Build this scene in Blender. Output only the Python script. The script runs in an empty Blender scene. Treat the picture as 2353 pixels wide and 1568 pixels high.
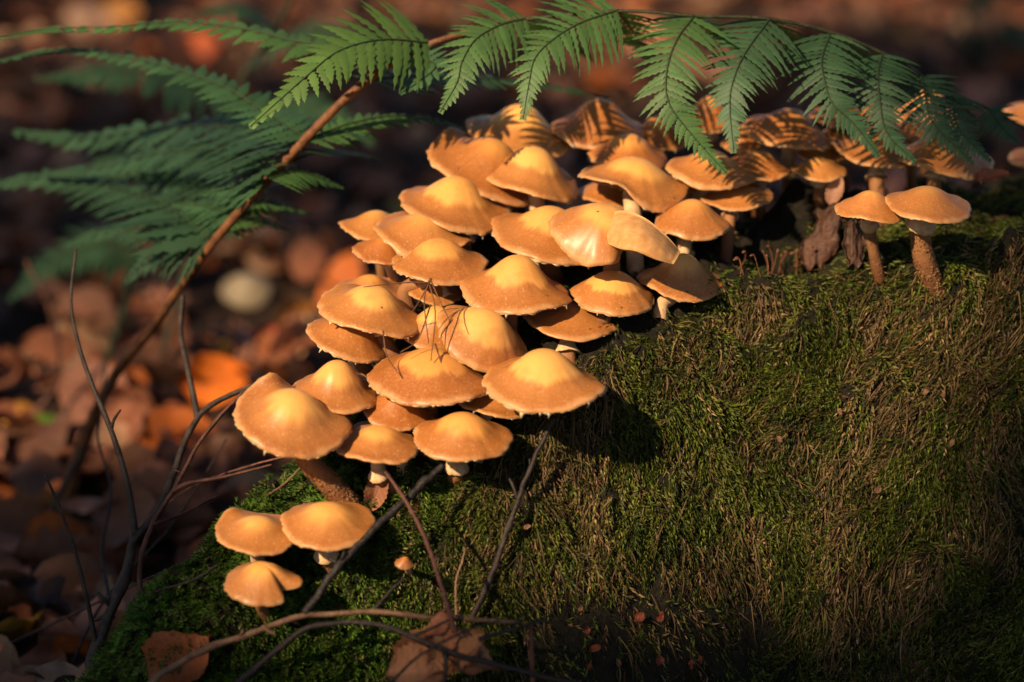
import bpy, math, random
import numpy as np
from mathutils import Vector
from mathutils.bvhtree import BVHTree

random.seed(7)
rng = np.random.default_rng(11)
scene = bpy.context.scene
col = scene.collection
R = math.radians

# ------------------------------------------------------------------ camera
PITCH = R(17.0)
CAM = np.array([0.0, -0.956, 0.470])
FW = np.array([0.0, math.cos(PITCH), -math.sin(PITCH)])
UP = np.array([0.0, math.sin(PITCH), math.cos(PITCH)])
RT = np.array([1.0, 0.0, 0.0])
LENS = 85.0
PX = 36.0 / LENS / 2353.0          # metres per survey unit at 1 m
cd = bpy.data.cameras.new("camera")
cam = bpy.data.objects.new("camera", cd)
col.objects.link(cam)
cam.location = CAM
cam.rotation_euler = (math.pi / 2 - PITCH, 0, 0)
cd.lens = LENS
cd.sensor_width = 36.0
cd.clip_start = 0.02
cd.clip_end = 500.0
cd.dof.use_dof = True
cd.dof.focus_distance = 0.985
cd.dof.aperture_fstop = 4.8
scene.camera = cam

# ------------------------------------------------------------------ sky, sun, exposure
SUN = np.array([-0.55, -0.66, 0.60])
SUN = SUN / np.linalg.norm(SUN)
elev = math.asin(SUN[2])
world = bpy.data.worlds.new("World")
scene.world = world
world.use_nodes = True
wn = world.node_tree.nodes
wl = world.node_tree.links
for n in list(wn):
    wn.remove(n)
wo = wn.new("ShaderNodeOutputWorld")
wb = wn.new("ShaderNodeBackground")
ws = wn.new("ShaderNodeTexSky")
ws.sky_type = 'NISHITA'
ws.sun_disc = False
ws.sun_elevation = elev
ws.sun_rotation = math.atan2(SUN[0], SUN[1])
wb.inputs["Strength"].default_value = 0.05
wl.new(ws.outputs[0], wb.inputs["Color"])
wl.new(wb.outputs[0], wo.inputs["Surface"])
sd = bpy.data.lights.new("sun", 'SUN')
sd.energy = 5.0
sd.angle = R(0.9)
sd.color = (1.0, 0.74, 0.46)
sun = bpy.data.objects.new("sun", sd)
col.objects.link(sun)
sun.rotation_euler = Vector(-SUN).to_track_quat('-Z', 'Y').to_euler()
sun.location = SUN * 6
vs = scene.view_settings
vs.view_transform = 'Standard'
vs.look = 'None'
vs.exposure = 0.58
vs.gamma = 1.0
vs.use_curve_mapping = False
scene.render.engine = 'CYCLES'
cy = scene.cycles
cy.use_denoising = True
cy.max_bounces = 6
cy.diffuse_bounces = 3
cy.glossy_bounces = 2
cy.transmission_bounces = 4
cy.transparent_max_bounces = 6
cy.caustics_reflective = False
cy.caustics_refractive = False
cy.sample_clamp_indirect = 4.0

# ------------------------------------------------------------------ helpers
def at(px, py, d):
    """survey position (2353 x 1568 sheet) at a distance d along the view axis -> world point"""
    return CAM + d * (FW + RT * (px - 1176.5) * PX + UP * (784.0 - py) * PX)

def to_px(P):
    P = np.atleast_2d(P)
    v = P - CAM
    d = v @ FW
    return 1176.5 + (v @ RT) / d / PX, 784.0 - (v @ UP) / d / PX, d

def nrm(v):
    v = np.asarray(v, float)
    return v / max(np.linalg.norm(v), 1e-12)

def hash3(i, j, k, seed):
    n = (i * 374761393 + j * 668265263 + k * 2147483647 + seed * 1274126177) & 0xFFFFFFFF
    n = ((n ^ (n >> 13)) * 1274126177) & 0xFFFFFFFF
    n = n ^ (n >> 16)
    return (n & 0xFFFF) / 65535.0

def vnoise(P, seed=0):
    P = np.asarray(P, float)
    I = np.floor(P).astype(np.int64)
    F = P - I
    F = F * F * (3 - 2 * F)
    out = 0
    for a in (0, 1):
        for b in (0, 1):
            for c in (0, 1):
                w = (F[:, 0] if a else 1 - F[:, 0]) * (F[:, 1] if b else 1 - F[:, 1]) * (F[:, 2] if c else 1 - F[:, 2])
                out = out + w * hash3(I[:, 0] + a, I[:, 1] + b, I[:, 2] + c, seed)
    return out

def fbm(P, seed=0, octv=4):
    P = np.asarray(P, float)
    s, a, t = 0, 1.0, 0
    for o in range(octv):
        s = s + a * vnoise(P * (2.03 ** o) + o * 17.3, seed + o)
        t += a
        a *= 0.5
    return s / t

def mesh(name, verts, faces, mat, smooth=True, attrs=None, parent=None, loc=None, uniform=None):
    """faces: (n,3)/(n,4) int array, or list of lists"""
    me = bpy.data.meshes.new(name)
    V = np.asarray(verts, dtype=np.float32)
    if isinstance(faces, np.ndarray):
        n, k = faces.shape
        me.vertices.add(len(V))
        me.vertices.foreach_set("co", V.ravel())
        me.loops.add(n * k)
        me.loops.foreach_set("vertex_index", faces.astype(np.int32).ravel())
        me.polygons.add(n)
        me.polygons.foreach_set("loop_start", np.arange(0, n * k, k, dtype=np.int32))
        me.polygons.foreach_set("loop_total", np.full(n, k, dtype=np.int32))
        me.update(calc_edges=True)
    else:
        me.from_pydata([tuple(map(float, v)) for v in V], [], [list(map(int, f)) for f in faces])
        me.update()
    if smooth:
        me.polygons.foreach_set("use_smooth", np.ones(len(me.polygons), dtype=bool))
    for k, (typ, arr) in (attrs or {}).items():
        a = me.attributes.new(k, typ, 'POINT')
        arr = np.asarray(arr, dtype=np.float32)
        if typ == 'FLOAT':
            a.data.foreach_set("value", arr.ravel())
        elif typ == 'FLOAT_VECTOR':
            a.data.foreach_set("vector", arr.ravel())
        else:
            if arr.shape[1] == 3:
                arr = np.hstack([arr, np.ones((len(arr), 1), np.float32)])
            a.data.foreach_set("color", arr.ravel())
    if mat:
        me.materials.append(mat)
    o = bpy.data.objects.new(name, me)
    col.objects.link(o)
    if parent is not None:
        o.parent = parent
    if loc is not None:
        o.location = loc
    return o

def tag(o, label=None, cat=None, group=None, kind=None):
    if label: o["label"] = label
    if cat: o["category"] = cat
    if group: o["group"] = group
    if kind: o["kind"] = kind
    return o

def empty(name, loc):
    o = bpy.data.objects.new(name, None)
    o.empty_display_size = 0.01
    col.objects.link(o)
    o.location = loc
    return o

def spline(pts, n):
    """Catmull-Rom through pts (m,k) -> (n,k)"""
    P = np.asarray(pts, float)
    m = len(P)
    if m == 2:
        t = np.linspace(0, 1, n)[:, None]
        return P[0] * (1 - t) + P[1] * t
    Q = np.vstack([2 * P[0] - P[1], P, 2 * P[-1] - P[-2]])
    seg = np.r_[0, np.cumsum(np.linalg.norm(np.diff(P[:, :3], axis=0), axis=1) + 1e-9)]
    s = np.linspace(0, seg[-1], n)
    i = np.clip(np.searchsorted(seg, s, side='right') - 1, 0, m - 2)
    t = ((s - seg[i]) / (seg[i + 1] - seg[i]))[:, None]
    a, b, c, d = Q[i], Q[i + 1], Q[i + 2], Q[i + 3]
    return 0.5 * (2 * b + (c - a) * t + (2 * a - 5 * b + 4 * c - d) * t ** 2 + (3 * b - a - 3 * c + d) * t ** 3)

def frames(P):
    T = np.gradient(P, axis=0)
    T /= np.linalg.norm(T, axis=1)[:, None] + 1e-12
    ref = np.array([0.0, 0.0, 1.0]) if abs(T[0][2]) < 0.9 else np.array([1.0, 0.0, 0.0])
    N = np.zeros_like(P)
    n = nrm(ref - T[0] * (ref @ T[0]))
    for i in range(len(P)):
        n = nrm(n - T[i] * (n @ T[i]))
        N[i] = n
    B = np.cross(T, N)
    return T, N, B

def tube_arrays(P, rad, sides=8, rough=0.0, seed=0, cap=True):
    T, N, B = frames(P)
    n = len(P)
    ang = np.linspace(0, 2 * math.pi, sides, endpoint=False)
    rad = np.broadcast_to(np.asarray(rad, float), (n,))
    rr = rad[:, None] * np.ones((1, sides))
    if rough:
        g = np.stack(np.meshgrid(np.arange(n) * 0.7, np.cos(ang) * 2, indexing='ij'), -1).reshape(-1, 2)
        h = np.sin(ang) * 2
        q = np.column_stack([g, np.tile(h, n)])
        rr = rr * (1 + rough * (fbm(q, seed, 3).reshape(n, sides) - 0.5) * 2)
    V = P[:, None, :] + rr[..., None] * (np.cos(ang)[None, :, None] * N[:, None, :] + np.sin(ang)[None, :, None] * B[:, None, :])
    V = V.reshape(-1, 3)
    i = np.arange(n - 1)[:, None] * sides
    j = np.arange(sides)[None, :]
    j2 = (j + 1) % sides
    Fq = np.stack([i + j, i + j2, i + sides + j2, i + sides + j], -1).reshape(-1, 4)
    if cap:
        V = np.vstack([V, P[0], P[-1]])
        a, b = n * sides, n * sides + 1
        jj = np.arange(sides)
        k2 = (jj + 1) % sides
        c1 = np.stack([np.full(sides, a), k2, jj, jj], -1)
        c2 = np.stack([np.full(sides, b), (n - 1) * sides + jj, (n - 1) * sides + k2, (n - 1) * sides + k2], -1)
        tri = np.vstack([c1[:, :3], c2[:, :3]])
        return V, Fq, tri
    return V, Fq, None

def quads_to_tris(q):
    return np.vstack([q[:, [0, 1, 2]], q[:, [0, 2, 3]]])

class Acc:
    """collects geometry for one mesh"""
    def __init__(self):
        self.v, self.f, self.c, self.n = [], [], [], 0
    def add(self, V, Ftri, c=None):
        V = np.asarray(V, float)
        self.v.append(V)
        self.f.append(np.asarray(Ftri) + self.n)
        if c is not None:
            self.c.append(np.broadcast_to(np.asarray(c, float), (len(V), len(np.atleast_1d(c))) if np.ndim(c) == 1 else np.shape(c)))
        self.n += len(V)
    def tube(self, P, rad, sides=8, c=None, **k):
        V, q, t = tube_arrays(np.asarray(P, float), rad, sides, **k)
        f = quads_to_tris(q)
        if t is not None:
            f = np.vstack([f, t])
        self.add(V, f, c)
    def build(self, name, mat, parent=None, loc=None, origin=None, cname='col', **k):
        V = np.vstack(self.v)
        if origin is not None:
            V = V - np.asarray(origin)
        at_ = {cname: ('FLOAT_COLOR', np.vstack(self.c))} if self.c else None
        return mesh(name, V, np.vstack(self.f), mat, attrs=at_, parent=parent, loc=loc, **k)

# ------------------------------------------------------------------ materials
class NT:
    def __init__(self, name):
        self.m = bpy.data.materials.new(name)
        self.m.use_nodes = True
        self.t = self.m.node_tree
        for n in list(self.t.nodes):
            self.t.nodes.remove(n)
        self.out = self.n("ShaderNodeOutputMaterial")
    def n(self, typ, **k):
        nd = self.t.nodes.new(typ)
        for a, b in k.items():
            setattr(nd, a, b)
        return nd
    def l(self, a, b):
        self.t.links.new(a, b)
    def val(self, sock, v):
        if isinstance(v, (int, float)):
            sock.default_value = v
        elif isinstance(v, (tuple, list)):
            if len(v) == 3 and len(sock.default_value) == 4:
                v = tuple(v) + (1,)
            sock.default_value = v
        else:
            self.l(v, sock)
    def math(self, op, a, b=None, c=None, clamp=False):
        nd = self.n("ShaderNodeMath", operation=op, use_clamp=clamp)
        for i, x in enumerate((a, b, c)):
            if x is not None:
                self.val(nd.inputs[i], x)
        return nd.outputs[0]
    def mix(self, f, a, b, mode='MIX'):
        nd = self.n("ShaderNodeMix", data_type='RGBA', blend_type=mode)
        self.val(nd.inputs[0], f)
        self.val(nd.inputs[6], a)
        self.val(nd.inputs[7], b)
        return nd.outputs[2]
    def noise(self, scale, detail=4, vec=None, rough=0.55):
        nd = self.n("ShaderNodeTexNoise")
        nd.inputs["Scale"].default_value = scale
        nd.inputs["Detail"].default_value = detail
        nd.inputs["Roughness"].default_value = rough
        if vec is not None:
            self.l(vec, nd.inputs["Vector"])
        return nd.outputs[0]
    def smooth(self, x, lo, hi):
        nd = self.n("ShaderNodeMapRange", interpolation_type='SMOOTHSTEP')
        self.val(nd.inputs[0], x)
        self.val(nd.inputs[1], lo)
        self.val(nd.inputs[2], hi)
        return nd.outputs[0]
    def attr(self, name, out=2, typ='GEOMETRY'):
        nd = self.n("ShaderNodeAttribute", attribute_name=name, attribute_type=typ)
        return nd.outputs[{'color': 0, 'vector': 1, 'fac': 2}[out] if isinstance(out, str) else out]
    def obj(self):
        return self.n("ShaderNodeTexCoord").outputs["Object"]
    def ocol(self):
        return self.n("ShaderNodeObjectInfo").outputs["Color"]
    def orand(self):
        return self.n("ShaderNodeObjectInfo").outputs["Random"]
    def bump(self, h, strength=0.4, dist=0.001):
        nd = self.n("ShaderNodeBump")
        nd.inputs["Strength"].default_value = strength
        nd.inputs["Distance"].default_value = dist
        self.l(h, nd.inputs["Height"])
        return nd.outputs[0]
    def bsdf(self, color, rough=0.6, normal=None, sss=0.0, radius=(1, 0.5, 0.25), sscale=0.003, spec=0.4, transl=0.0, tcol=None, sheen=0.0):
        b = self.n("ShaderNodeBsdfPrincipled")
        self.val(b.inputs["Base Color"], color)
        self.val(b.inputs["Roughness"], rough)
        b.inputs["Specular IOR Level"].default_value = spec
        if sss:
            b.inputs["Subsurface Weight"].default_value = sss
            b.inputs["Subsurface Radius"].default_value = radius
            b.inputs["Subsurface Scale"].default_value = sscale
        if sheen == 2:
            b.inputs["Coat Weight"].default_value = 0.22
            b.inputs["Coat Roughness"].default_value = 0.30
        elif sheen:
            b.inputs["Sheen Weight"].default_value = sheen
        if normal is not None:
            self.l(normal, b.inputs["Normal"])
        res = b.outputs[0]
        if transl:
            t = self.n("ShaderNodeBsdfTranslucent")
            self.val(t.inputs["Color"], tcol if tcol is not None else color)
            mx = self.n("ShaderNodeMixShader")
            self.val(mx.inputs[0], transl)
            self.l(res, mx.inputs[1])
            self.l(t.outputs[0], mx.inputs[2])
            res = mx.outputs[0]
        self.l(res, self.out.inputs["Surface"])
        return self.m

def m_cap():
    t = NT("mushroom_cap")
    pol = t.attr("pol", 'vector')
    sep = t.n("ShaderNodeSeparateXYZ"); t.l(pol, sep.inputs[0])
    r = sep.outputs[2]
    zone = t.attr("zone", 'fac')
    soft = t.attr("soft", 'fac')
    tint = t.attr("tint", 'fac')
    sc = t.n("ShaderNodeVectorMath", operation='MULTIPLY'); t.l(pol, sc.inputs[0]); sc.inputs[1].default_value = (1, 1, 0.22)
    rnd = t.orand()
    off = t.n("ShaderNodeVectorMath", operation='ADD'); t.l(sc.outputs[0], off.inputs[0])
    cx = t.n("ShaderNodeCombineXYZ"); t.l(t.math('MULTIPLY', rnd, 40.0), cx.inputs[0]); t.l(cx.outputs[0], off.inputs[1])
    streak = t.noise(9.0, 5, off.outputs[0], 0.65)
    lowst = t.noise(1.6, 2, off.outputs[0])
    rr = t.math('ADD', r, t.math('MULTIPLY', t.math('SUBTRACT', streak, 0.5), 0.13))
    rr = t.math('ADD', rr, t.math('MULTIPLY', t.math('SUBTRACT', lowst, 0.5), 0.30))
    f = t.smooth(rr, t.math('SUBTRACT', zone, soft), t.math('ADD', zone, soft))
    pale = t.mix(tint, (0.82, 0.42, 0.115), (0.72, 0.31, 0.070))
    brown = t.mix(tint, (0.44, 0.172, 0.040), (0.35, 0.110, 0.020))
    c = t.mix(f, pale, brown)
    # moist darker band inside the margin on some caps, stuck specks of dirt
    band = t.math('MULTIPLY', t.smooth(rr, 0.62, 0.86), t.math('SUBTRACT', 1.0, t.smooth(rr, 0.90, 0.97)))
    c = t.mix(t.math('MULTIPLY', band, t.math('MULTIPLY', t.smooth(rnd, 0.2, 0.9), 0.55)), c, (0.30, 0.095, 0.020))
    dv = t.n("ShaderNodeTexVoronoi"); dv.inputs["Scale"].default_value = 210.0; t.l(t.obj(), dv.inputs["Vector"])
    ds = t.n("ShaderNodeSeparateColor"); t.l(dv.outputs["Color"], ds.inputs[0])
    dirt = t.math('MULTIPLY', t.math('SUBTRACT', 1.0, t.smooth(dv.outputs["Distance"], 0.08, 0.16)), t.math('GREATER_THAN', ds.outputs[1], 0.93))
    c = t.mix(t.math('MULTIPLY', dirt, 0.8), c, (0.07, 0.025, 0.010))
    # margin a little paler and drier
    c = t.mix(t.math('MULTIPLY', t.smooth(rr, 0.90, 1.02), 0.5), c, (0.66, 0.40, 0.19))
    bl = t.noise(130.0, 4, t.obj())
    c = t.mix(t.math('MULTIPLY', t.smooth(bl, 0.45, 0.75), 0.30), c, (0.36, 0.13, 0.03))
    fine = t.noise(900.0, 3, t.obj())
    c = t.mix(t.math('MULTIPLY', t.smooth(fine, 0.4, 0.7), t.math('MULTIPLY', f, 0.25)), c, (0.62, 0.33, 0.13))
    vo = t.n("ShaderNodeTexVoronoi"); vo.inputs["Scale"].default_value = 720.0; t.l(t.obj(), vo.inputs["Vector"])
    vo.inputs["Randomness"].default_value = 1.0
    sep2 = t.n("ShaderNodeSeparateColor"); t.l(vo.outputs["Color"], sep2.inputs[0])
    keep = t.math('GREATER_THAN', sep2.outputs[0], t.math('SUBTRACT', 1.20, t.math('MULTIPLY', r, 0.72)))
    sp = t.math('MULTIPLY', t.math('SUBTRACT', 1.0, t.smooth(vo.outputs["Distance"], 0.10, 0.24)), keep)
    c = t.mix(t.math('MULTIPLY', sp, 0.5), c, (0.82, 0.62, 0.38))
    h = t.math('ADD', t.math('MULTIPLY', t.math('MULTIPLY', streak, t.smooth(r, 0.15, 0.6)), 0.35), t.math('ADD', t.math('MULTIPLY', sp, 0.8), t.math('MULTIPLY', fine, 0.25)))
    bp = t.bump(h, 0.35, 0.0006)
    rgh = t.math('ADD', 0.35, t.math('MULTIPLY', f, 0.12))
    return t.bsdf(c, rgh, bp, sss=0.35, radius=(1.0, 0.42, 0.14), sscale=0.0022, spec=0.4, sheen=2)

def m_flesh(name, c1, c2, scale=300, sss=0.4, rough=0.6):
    t = NT(name)
    n = t.noise(scale, 4, t.obj())
    c = t.mix(t.smooth(n, 0.3, 0.7), c1, c2)
    return t.bsdf(c, rough, t.bump(n, 0.3, 0.0005), sss=sss, radius=(1, 0.45, 0.2), sscale=0.002, spec=0.3)

def m_stem():
    t = NT("mushroom_stem")
    s = t.attr("tt", 'fac')
    ring = t.attr("ringt", 'fac')
    n = t.noise(260, 4, t.obj())
    ss = t.math('ADD', s, t.math('MULTIPLY', t.math('SUBTRACT', n, 0.5), 0.12))
    f = t.smooth(ss, t.math('SUBTRACT', ring, 0.02), t.math('ADD', ring, 0.05))
    g = t.smooth(ss, ring, 1.0)
    low = t.mix(g, (0.34, 0.155, 0.062), (0.10, 0.036, 0.016))
    c = t.mix(f, t.mix(t.smooth(n, 0.3, 0.7), (0.66, 0.44, 0.25), (0.52, 0.31, 0.16)), low)
    n2 = t.noise(900, 3, t.obj())
    return t.bsdf(c, 0.65, t.bump(t.math('ADD', n, n2), 0.5, 0.0006), sss=0.3, radius=(1, 0.45, 0.2), sscale=0.002, spec=0.25)

def m_col(name, transl=0.0, rough=0.6, nscale=200, namt=0.35, spec=0.25, obj_color=False, tgain=1.0):
    """colour from attribute 'col' (or the object's own colour), broken up by noise"""
    t = NT(name)
    base = t.ocol() if obj_color else t.attr("col", 'color')
    n = t.noise(nscale, 4, t.obj())
    dark = t.mix(1.0, base, (0.42, 0.38, 0.36), 'MULTIPLY')
    c = t.mix(t.math('MULTIPLY', t.smooth(n, 0.40, 0.72), namt), base, dark)
    return t.bsdf(c, rough, t.bump(n, 0.4, 0.0006), spec=spec, transl=transl)

def m_leaf(name, obj_color=True):
    t = NT(name)
    base = t.ocol() if obj_color else t.attr("col", 'color')
    o = t.obj()
    n = t.noise(60, 5, o)
    n2 = t.noise(420, 4, o)
    c = t.mix(t.math('MULTIPLY', t.smooth(n, 0.42, 0.70), 0.55), base, t.mix(1.0, base, (0.38, 0.30, 0.26), 'MULTIPLY'))
    c = t.mix(t.math('MULTIPLY', t.smooth(n2, 0.60, 0.72), 0.5), c, (0.05, 0.022, 0.012))
    vein = t.attr("vein", 'fac')
    c = t.mix(t.math('MULTIPLY', vein, 0.45), c, t.mix(1.0, base, (0.5, 0.4, 0.35), 'MULTIPLY'))
    h = t.math('ADD', t.math('MULTIPLY', vein, 0.8), n2)
    return t.bsdf(c, 0.55, t.bump(h, 0.5, 0.0007), spec=0.3, transl=0.22)

def m_fern():
    t = NT("fern_blade")
    base = t.attr("col", 'color')
    n = t.noise(180, 4, t.obj())
    c = t.mix(t.math('MULTIPLY', t.smooth(n, 0.4, 0.7), 0.4), base, t.mix(1.0, base, (0.6, 0.75, 0.7), 'MULTIPLY'))
    return t.bsdf(c, 0.5, t.bump(n, 0.3, 0.0005), spec=0.35, transl=0.40, tcol=t.mix(1.0, c, (1.3, 1.25, 0.5), 'MULTIPLY'))

def m_bark(name):
    t = NT(name)
    base = t.ocol()
    o = t.obj()
    n = t.noise(140, 6, o, 0.65)
    n2 = t.noise(700, 4, o)
    c = t.mix(t.smooth(n, 0.35, 0.7), base, t.mix(1.0, base, (0.35, 0.30, 0.28), 'MULTIPLY'))
    c = t.mix(t.math('MULTIPLY', t.smooth(n, 0.62, 0.75), 0.5), c, (0.16, 0.15, 0.11))
    c = t.mix(t.math('MULTIPLY', t.smooth(n2, 0.60, 0.72), 0.4), c, (0.22, 0.13, 0.08))
    return t.bsdf(c, 0.6, t.bump(t.math('ADD', n, n2), 0.7, 0.0008), spec=0.35)

def m_soil(name, c1, c2, scale):
    t = NT(name)
    o = t.obj()
    n = t.noise(scale, 7, o, 0.7)
    n2 = t.noise(scale * 7, 5, o, 0.7)
    c = t.mix(t.smooth(n, 0.35, 0.68), c1, c2)
    c = t.mix(t.math('MULTIPLY', t.smooth(n2, 0.5, 0.75), 0.5), c, (0.075, 0.042, 0.022))
    return t.bsdf(c, 0.8, t.bump(t.math('ADD', n, n2), 0.9, 0.003), spec=0.2)

M_CAP = m_cap()
M_GILL = m_flesh("mushroom_gill", (0.55, 0.33, 0.16), (0.42, 0.22, 0.09), 500)
M_RING = m_flesh("mushroom_ring", (0.72, 0.50, 0.30), (0.55, 0.33, 0.16), 400)
M_FRINGE = m_flesh("mushroom_fringe", (0.78, 0.57, 0.36), (0.66, 0.42, 0.22), 500)
M_SCALE = m_flesh("stem_scale", (0.36, 0.19, 0.08), (0.17, 0.07, 0.03), 400, 0.2)
M_STEM = m_stem()
M_MOSS = m_col("moss_leaf", 0.30, 0.55, 300, 0.35, 0.3)
M_STRAW = m_col("dead_moss_strand", 0.15, 0.7, 300, 0.4, 0.2)
M_FERN = m_fern()
M_MIDRIB = m_col("fern_midrib", 0.0, 0.5, 300, 0.4, 0.3, True)
M_LEAF = m_leaf("fallen_leaf_blade", True)
M_LITTER = m_leaf("leaf_litter_blade", False)
M_BARK = m_bark("twig_bark")
M_WOOD = m_soil("rotten_wood", (0.008, 0.008, 0.005), (0.022, 0.019, 0.011), 60)
M_SOIL = m_soil("forest_soil", (0.016, 0.009, 0.005), (0.050, 0.026, 0.015), 9)

# ------------------------------------------------------------------ the ground and the stump
def sm_min(a, b, k):
    h = np.clip(0.5 + 0.5 * (b - a) / k, 0, 1)
    return b * (1 - h) + a * h - k * h * (1 - h)

def ground_z(x, y):
    q = np.column_stack([np.ravel(x) * 2.1, np.ravel(y) * 2.1, np.zeros(np.size(x))])
    z = (fbm(q, 3, 3) - 0.5) * 0.07 + (fbm(q * 5, 5, 3) - 0.5) * 0.018
    far = np.clip((np.ravel(y) - 6.0) / 40.0, 0, 1)
    return (z + far * 1.2 * fbm(q * 0.2, 9, 2)).reshape(np.shape(x))

def stretched(n, lo, hi, near):
    u = np.linspace(-1, 1, n)
    s = np.sign(u) * (np.abs(u) * near + (np.abs(u) ** 5) * (1 - near) )
    return np.where(s < 0, -s * lo, s * hi)

gx = stretched(150, -45, 45, 0.06)
gy = stretched(170, -30, 90, 0.06) + 0.8
GX, GY = np.meshgrid(gx, gy, indexing='ij')
GZ = ground_z(GX, GY)
def grid_faces(n, m):
    i = np.arange(n - 1)[:, None] * m
    j = np.arange(m - 1)[None, :]
    return np.stack([i + j, i + m + j, i + m + j + 1, i + j + 1], -1).reshape(-1, 4)
ground = mesh("ground", np.column_stack([GX.ravel(), GY.ravel(), GZ.ravel()]), grid_faces(len(gx), len(gy)), M_SOIL)
tag(ground, "dark humus forest floor under the fallen leaves", "ground", kind="structure")

LIP = [(-400, 2300, .95, .15, .02), (120, 1720, .95, .15, .02), (230, 1560, .95, .15, .02), (330, 1430, .95, .15, .03), (480, 1370, .955, .2, .042), (650, 1290, .96, .3, .062), (800, 1200, .965, .5, .062),
       (900, 1145, .965, .55, .088), (1000, 1100, .967, .6, .112), (1200, 1000, .970, .5, .125), (1400, 860, .982, .4, .112),
       (1560, 770, .995, .3, .10), (1660, 680, 1.005, .2, .09), (1750, 630, 1.010, .15, .085), (1900, 615, 1.012, .15, .085), (2100, 605, 1.015, .03, .11), (2353, 560, 1.015, -.12, .17), (2900, 540, 1.015, -.12, .20)]
_lw = np.array([at(a, b, c) for a, b, c, _, _ in LIP])
_ls = np.array([[s, b] for _, _, _, s, b in LIP])
def stump_params(x):
    return (np.interp(x, _lw[:, 0], _lw[:, 1]), np.interp(x, _lw[:, 0], _lw[:, 2]),
            np.interp(x, _lw[:, 0], _ls[:, 0]), np.interp(x, _lw[:, 0], _ls[:, 1]))
def stump_z(x, y):
    yl, zl, s, b = stump_params(x)
    top = zl + s * (y - yl)
    front = zl - 2.3 * (yl - y)
    back = zl + s * b - 1.6 * (y - yl - b)
    z = sm_min(sm_min(top, front, 0.018), back, 0.02)
    q = np.column_stack([np.ravel(x), np.ravel(y), np.ravel(z)])
    lump = (fbm(q * 22, 21, 3) - 0.5) * 0.024 + (fbm(q * 80, 25, 3) - 0.5) * 0.024
    # hollow of rotten wood behind the mossy lip
    hx, hy = at(1790, 500, 1.04)[0], at(1790, 500, 1.04)[1]
    hol = -0.018 * np.exp(-((x - hx) / 0.035) ** 2 - ((y - hy) / 0.03) ** 2)
    return z + lump.reshape(np.shape(x)) + hol
sx = np.linspace(-0.26, 0.42, 420)
sy = np.linspace(-0.22, 0.20, 300)
SX, SY = np.meshgrid(sx, sy, indexing='ij')
SZ = np.maximum(stump_z(SX, SY), -0.03)
SV = np.column_stack([SX.ravel(), SY.ravel(), SZ.ravel()])
SF = grid_faces(len(sx), len(sy))
stump = mesh("tree_stump", SV, SF, M_WOOD)
tag(stump, "rotten dark tree stump overgrown with moss and carrying the mushroom cluster", "stump")
BVH = BVHTree.FromPolygons([tuple(v) for v in SV.tolist()], SF.tolist())

def hit(px, py, default=None):
    """where the view line through a survey position meets the stump"""
    d = nrm(at(px, py, 1.0) - CAM)
    r = BVH.ray_cast(Vector(CAM), Vector(d))
    if r[0] is not None and r[0].z > -0.02:
        return np.array(r[0]), np.array(r[1])
    return (at(px, py, default) if default else None), None

def ground_hit(px, py):
    d = at(px, py, 1.0) - CAM
    k = -CAM[2] / d[2]
    P = CAM + d * k
    for _ in range(4):
        z = float(ground_z(np.array([P[0]]), np.array([P[1]]))[0])
        k = (z - CAM[2]) / d[2]
        P = CAM + d * k
    return P

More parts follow.
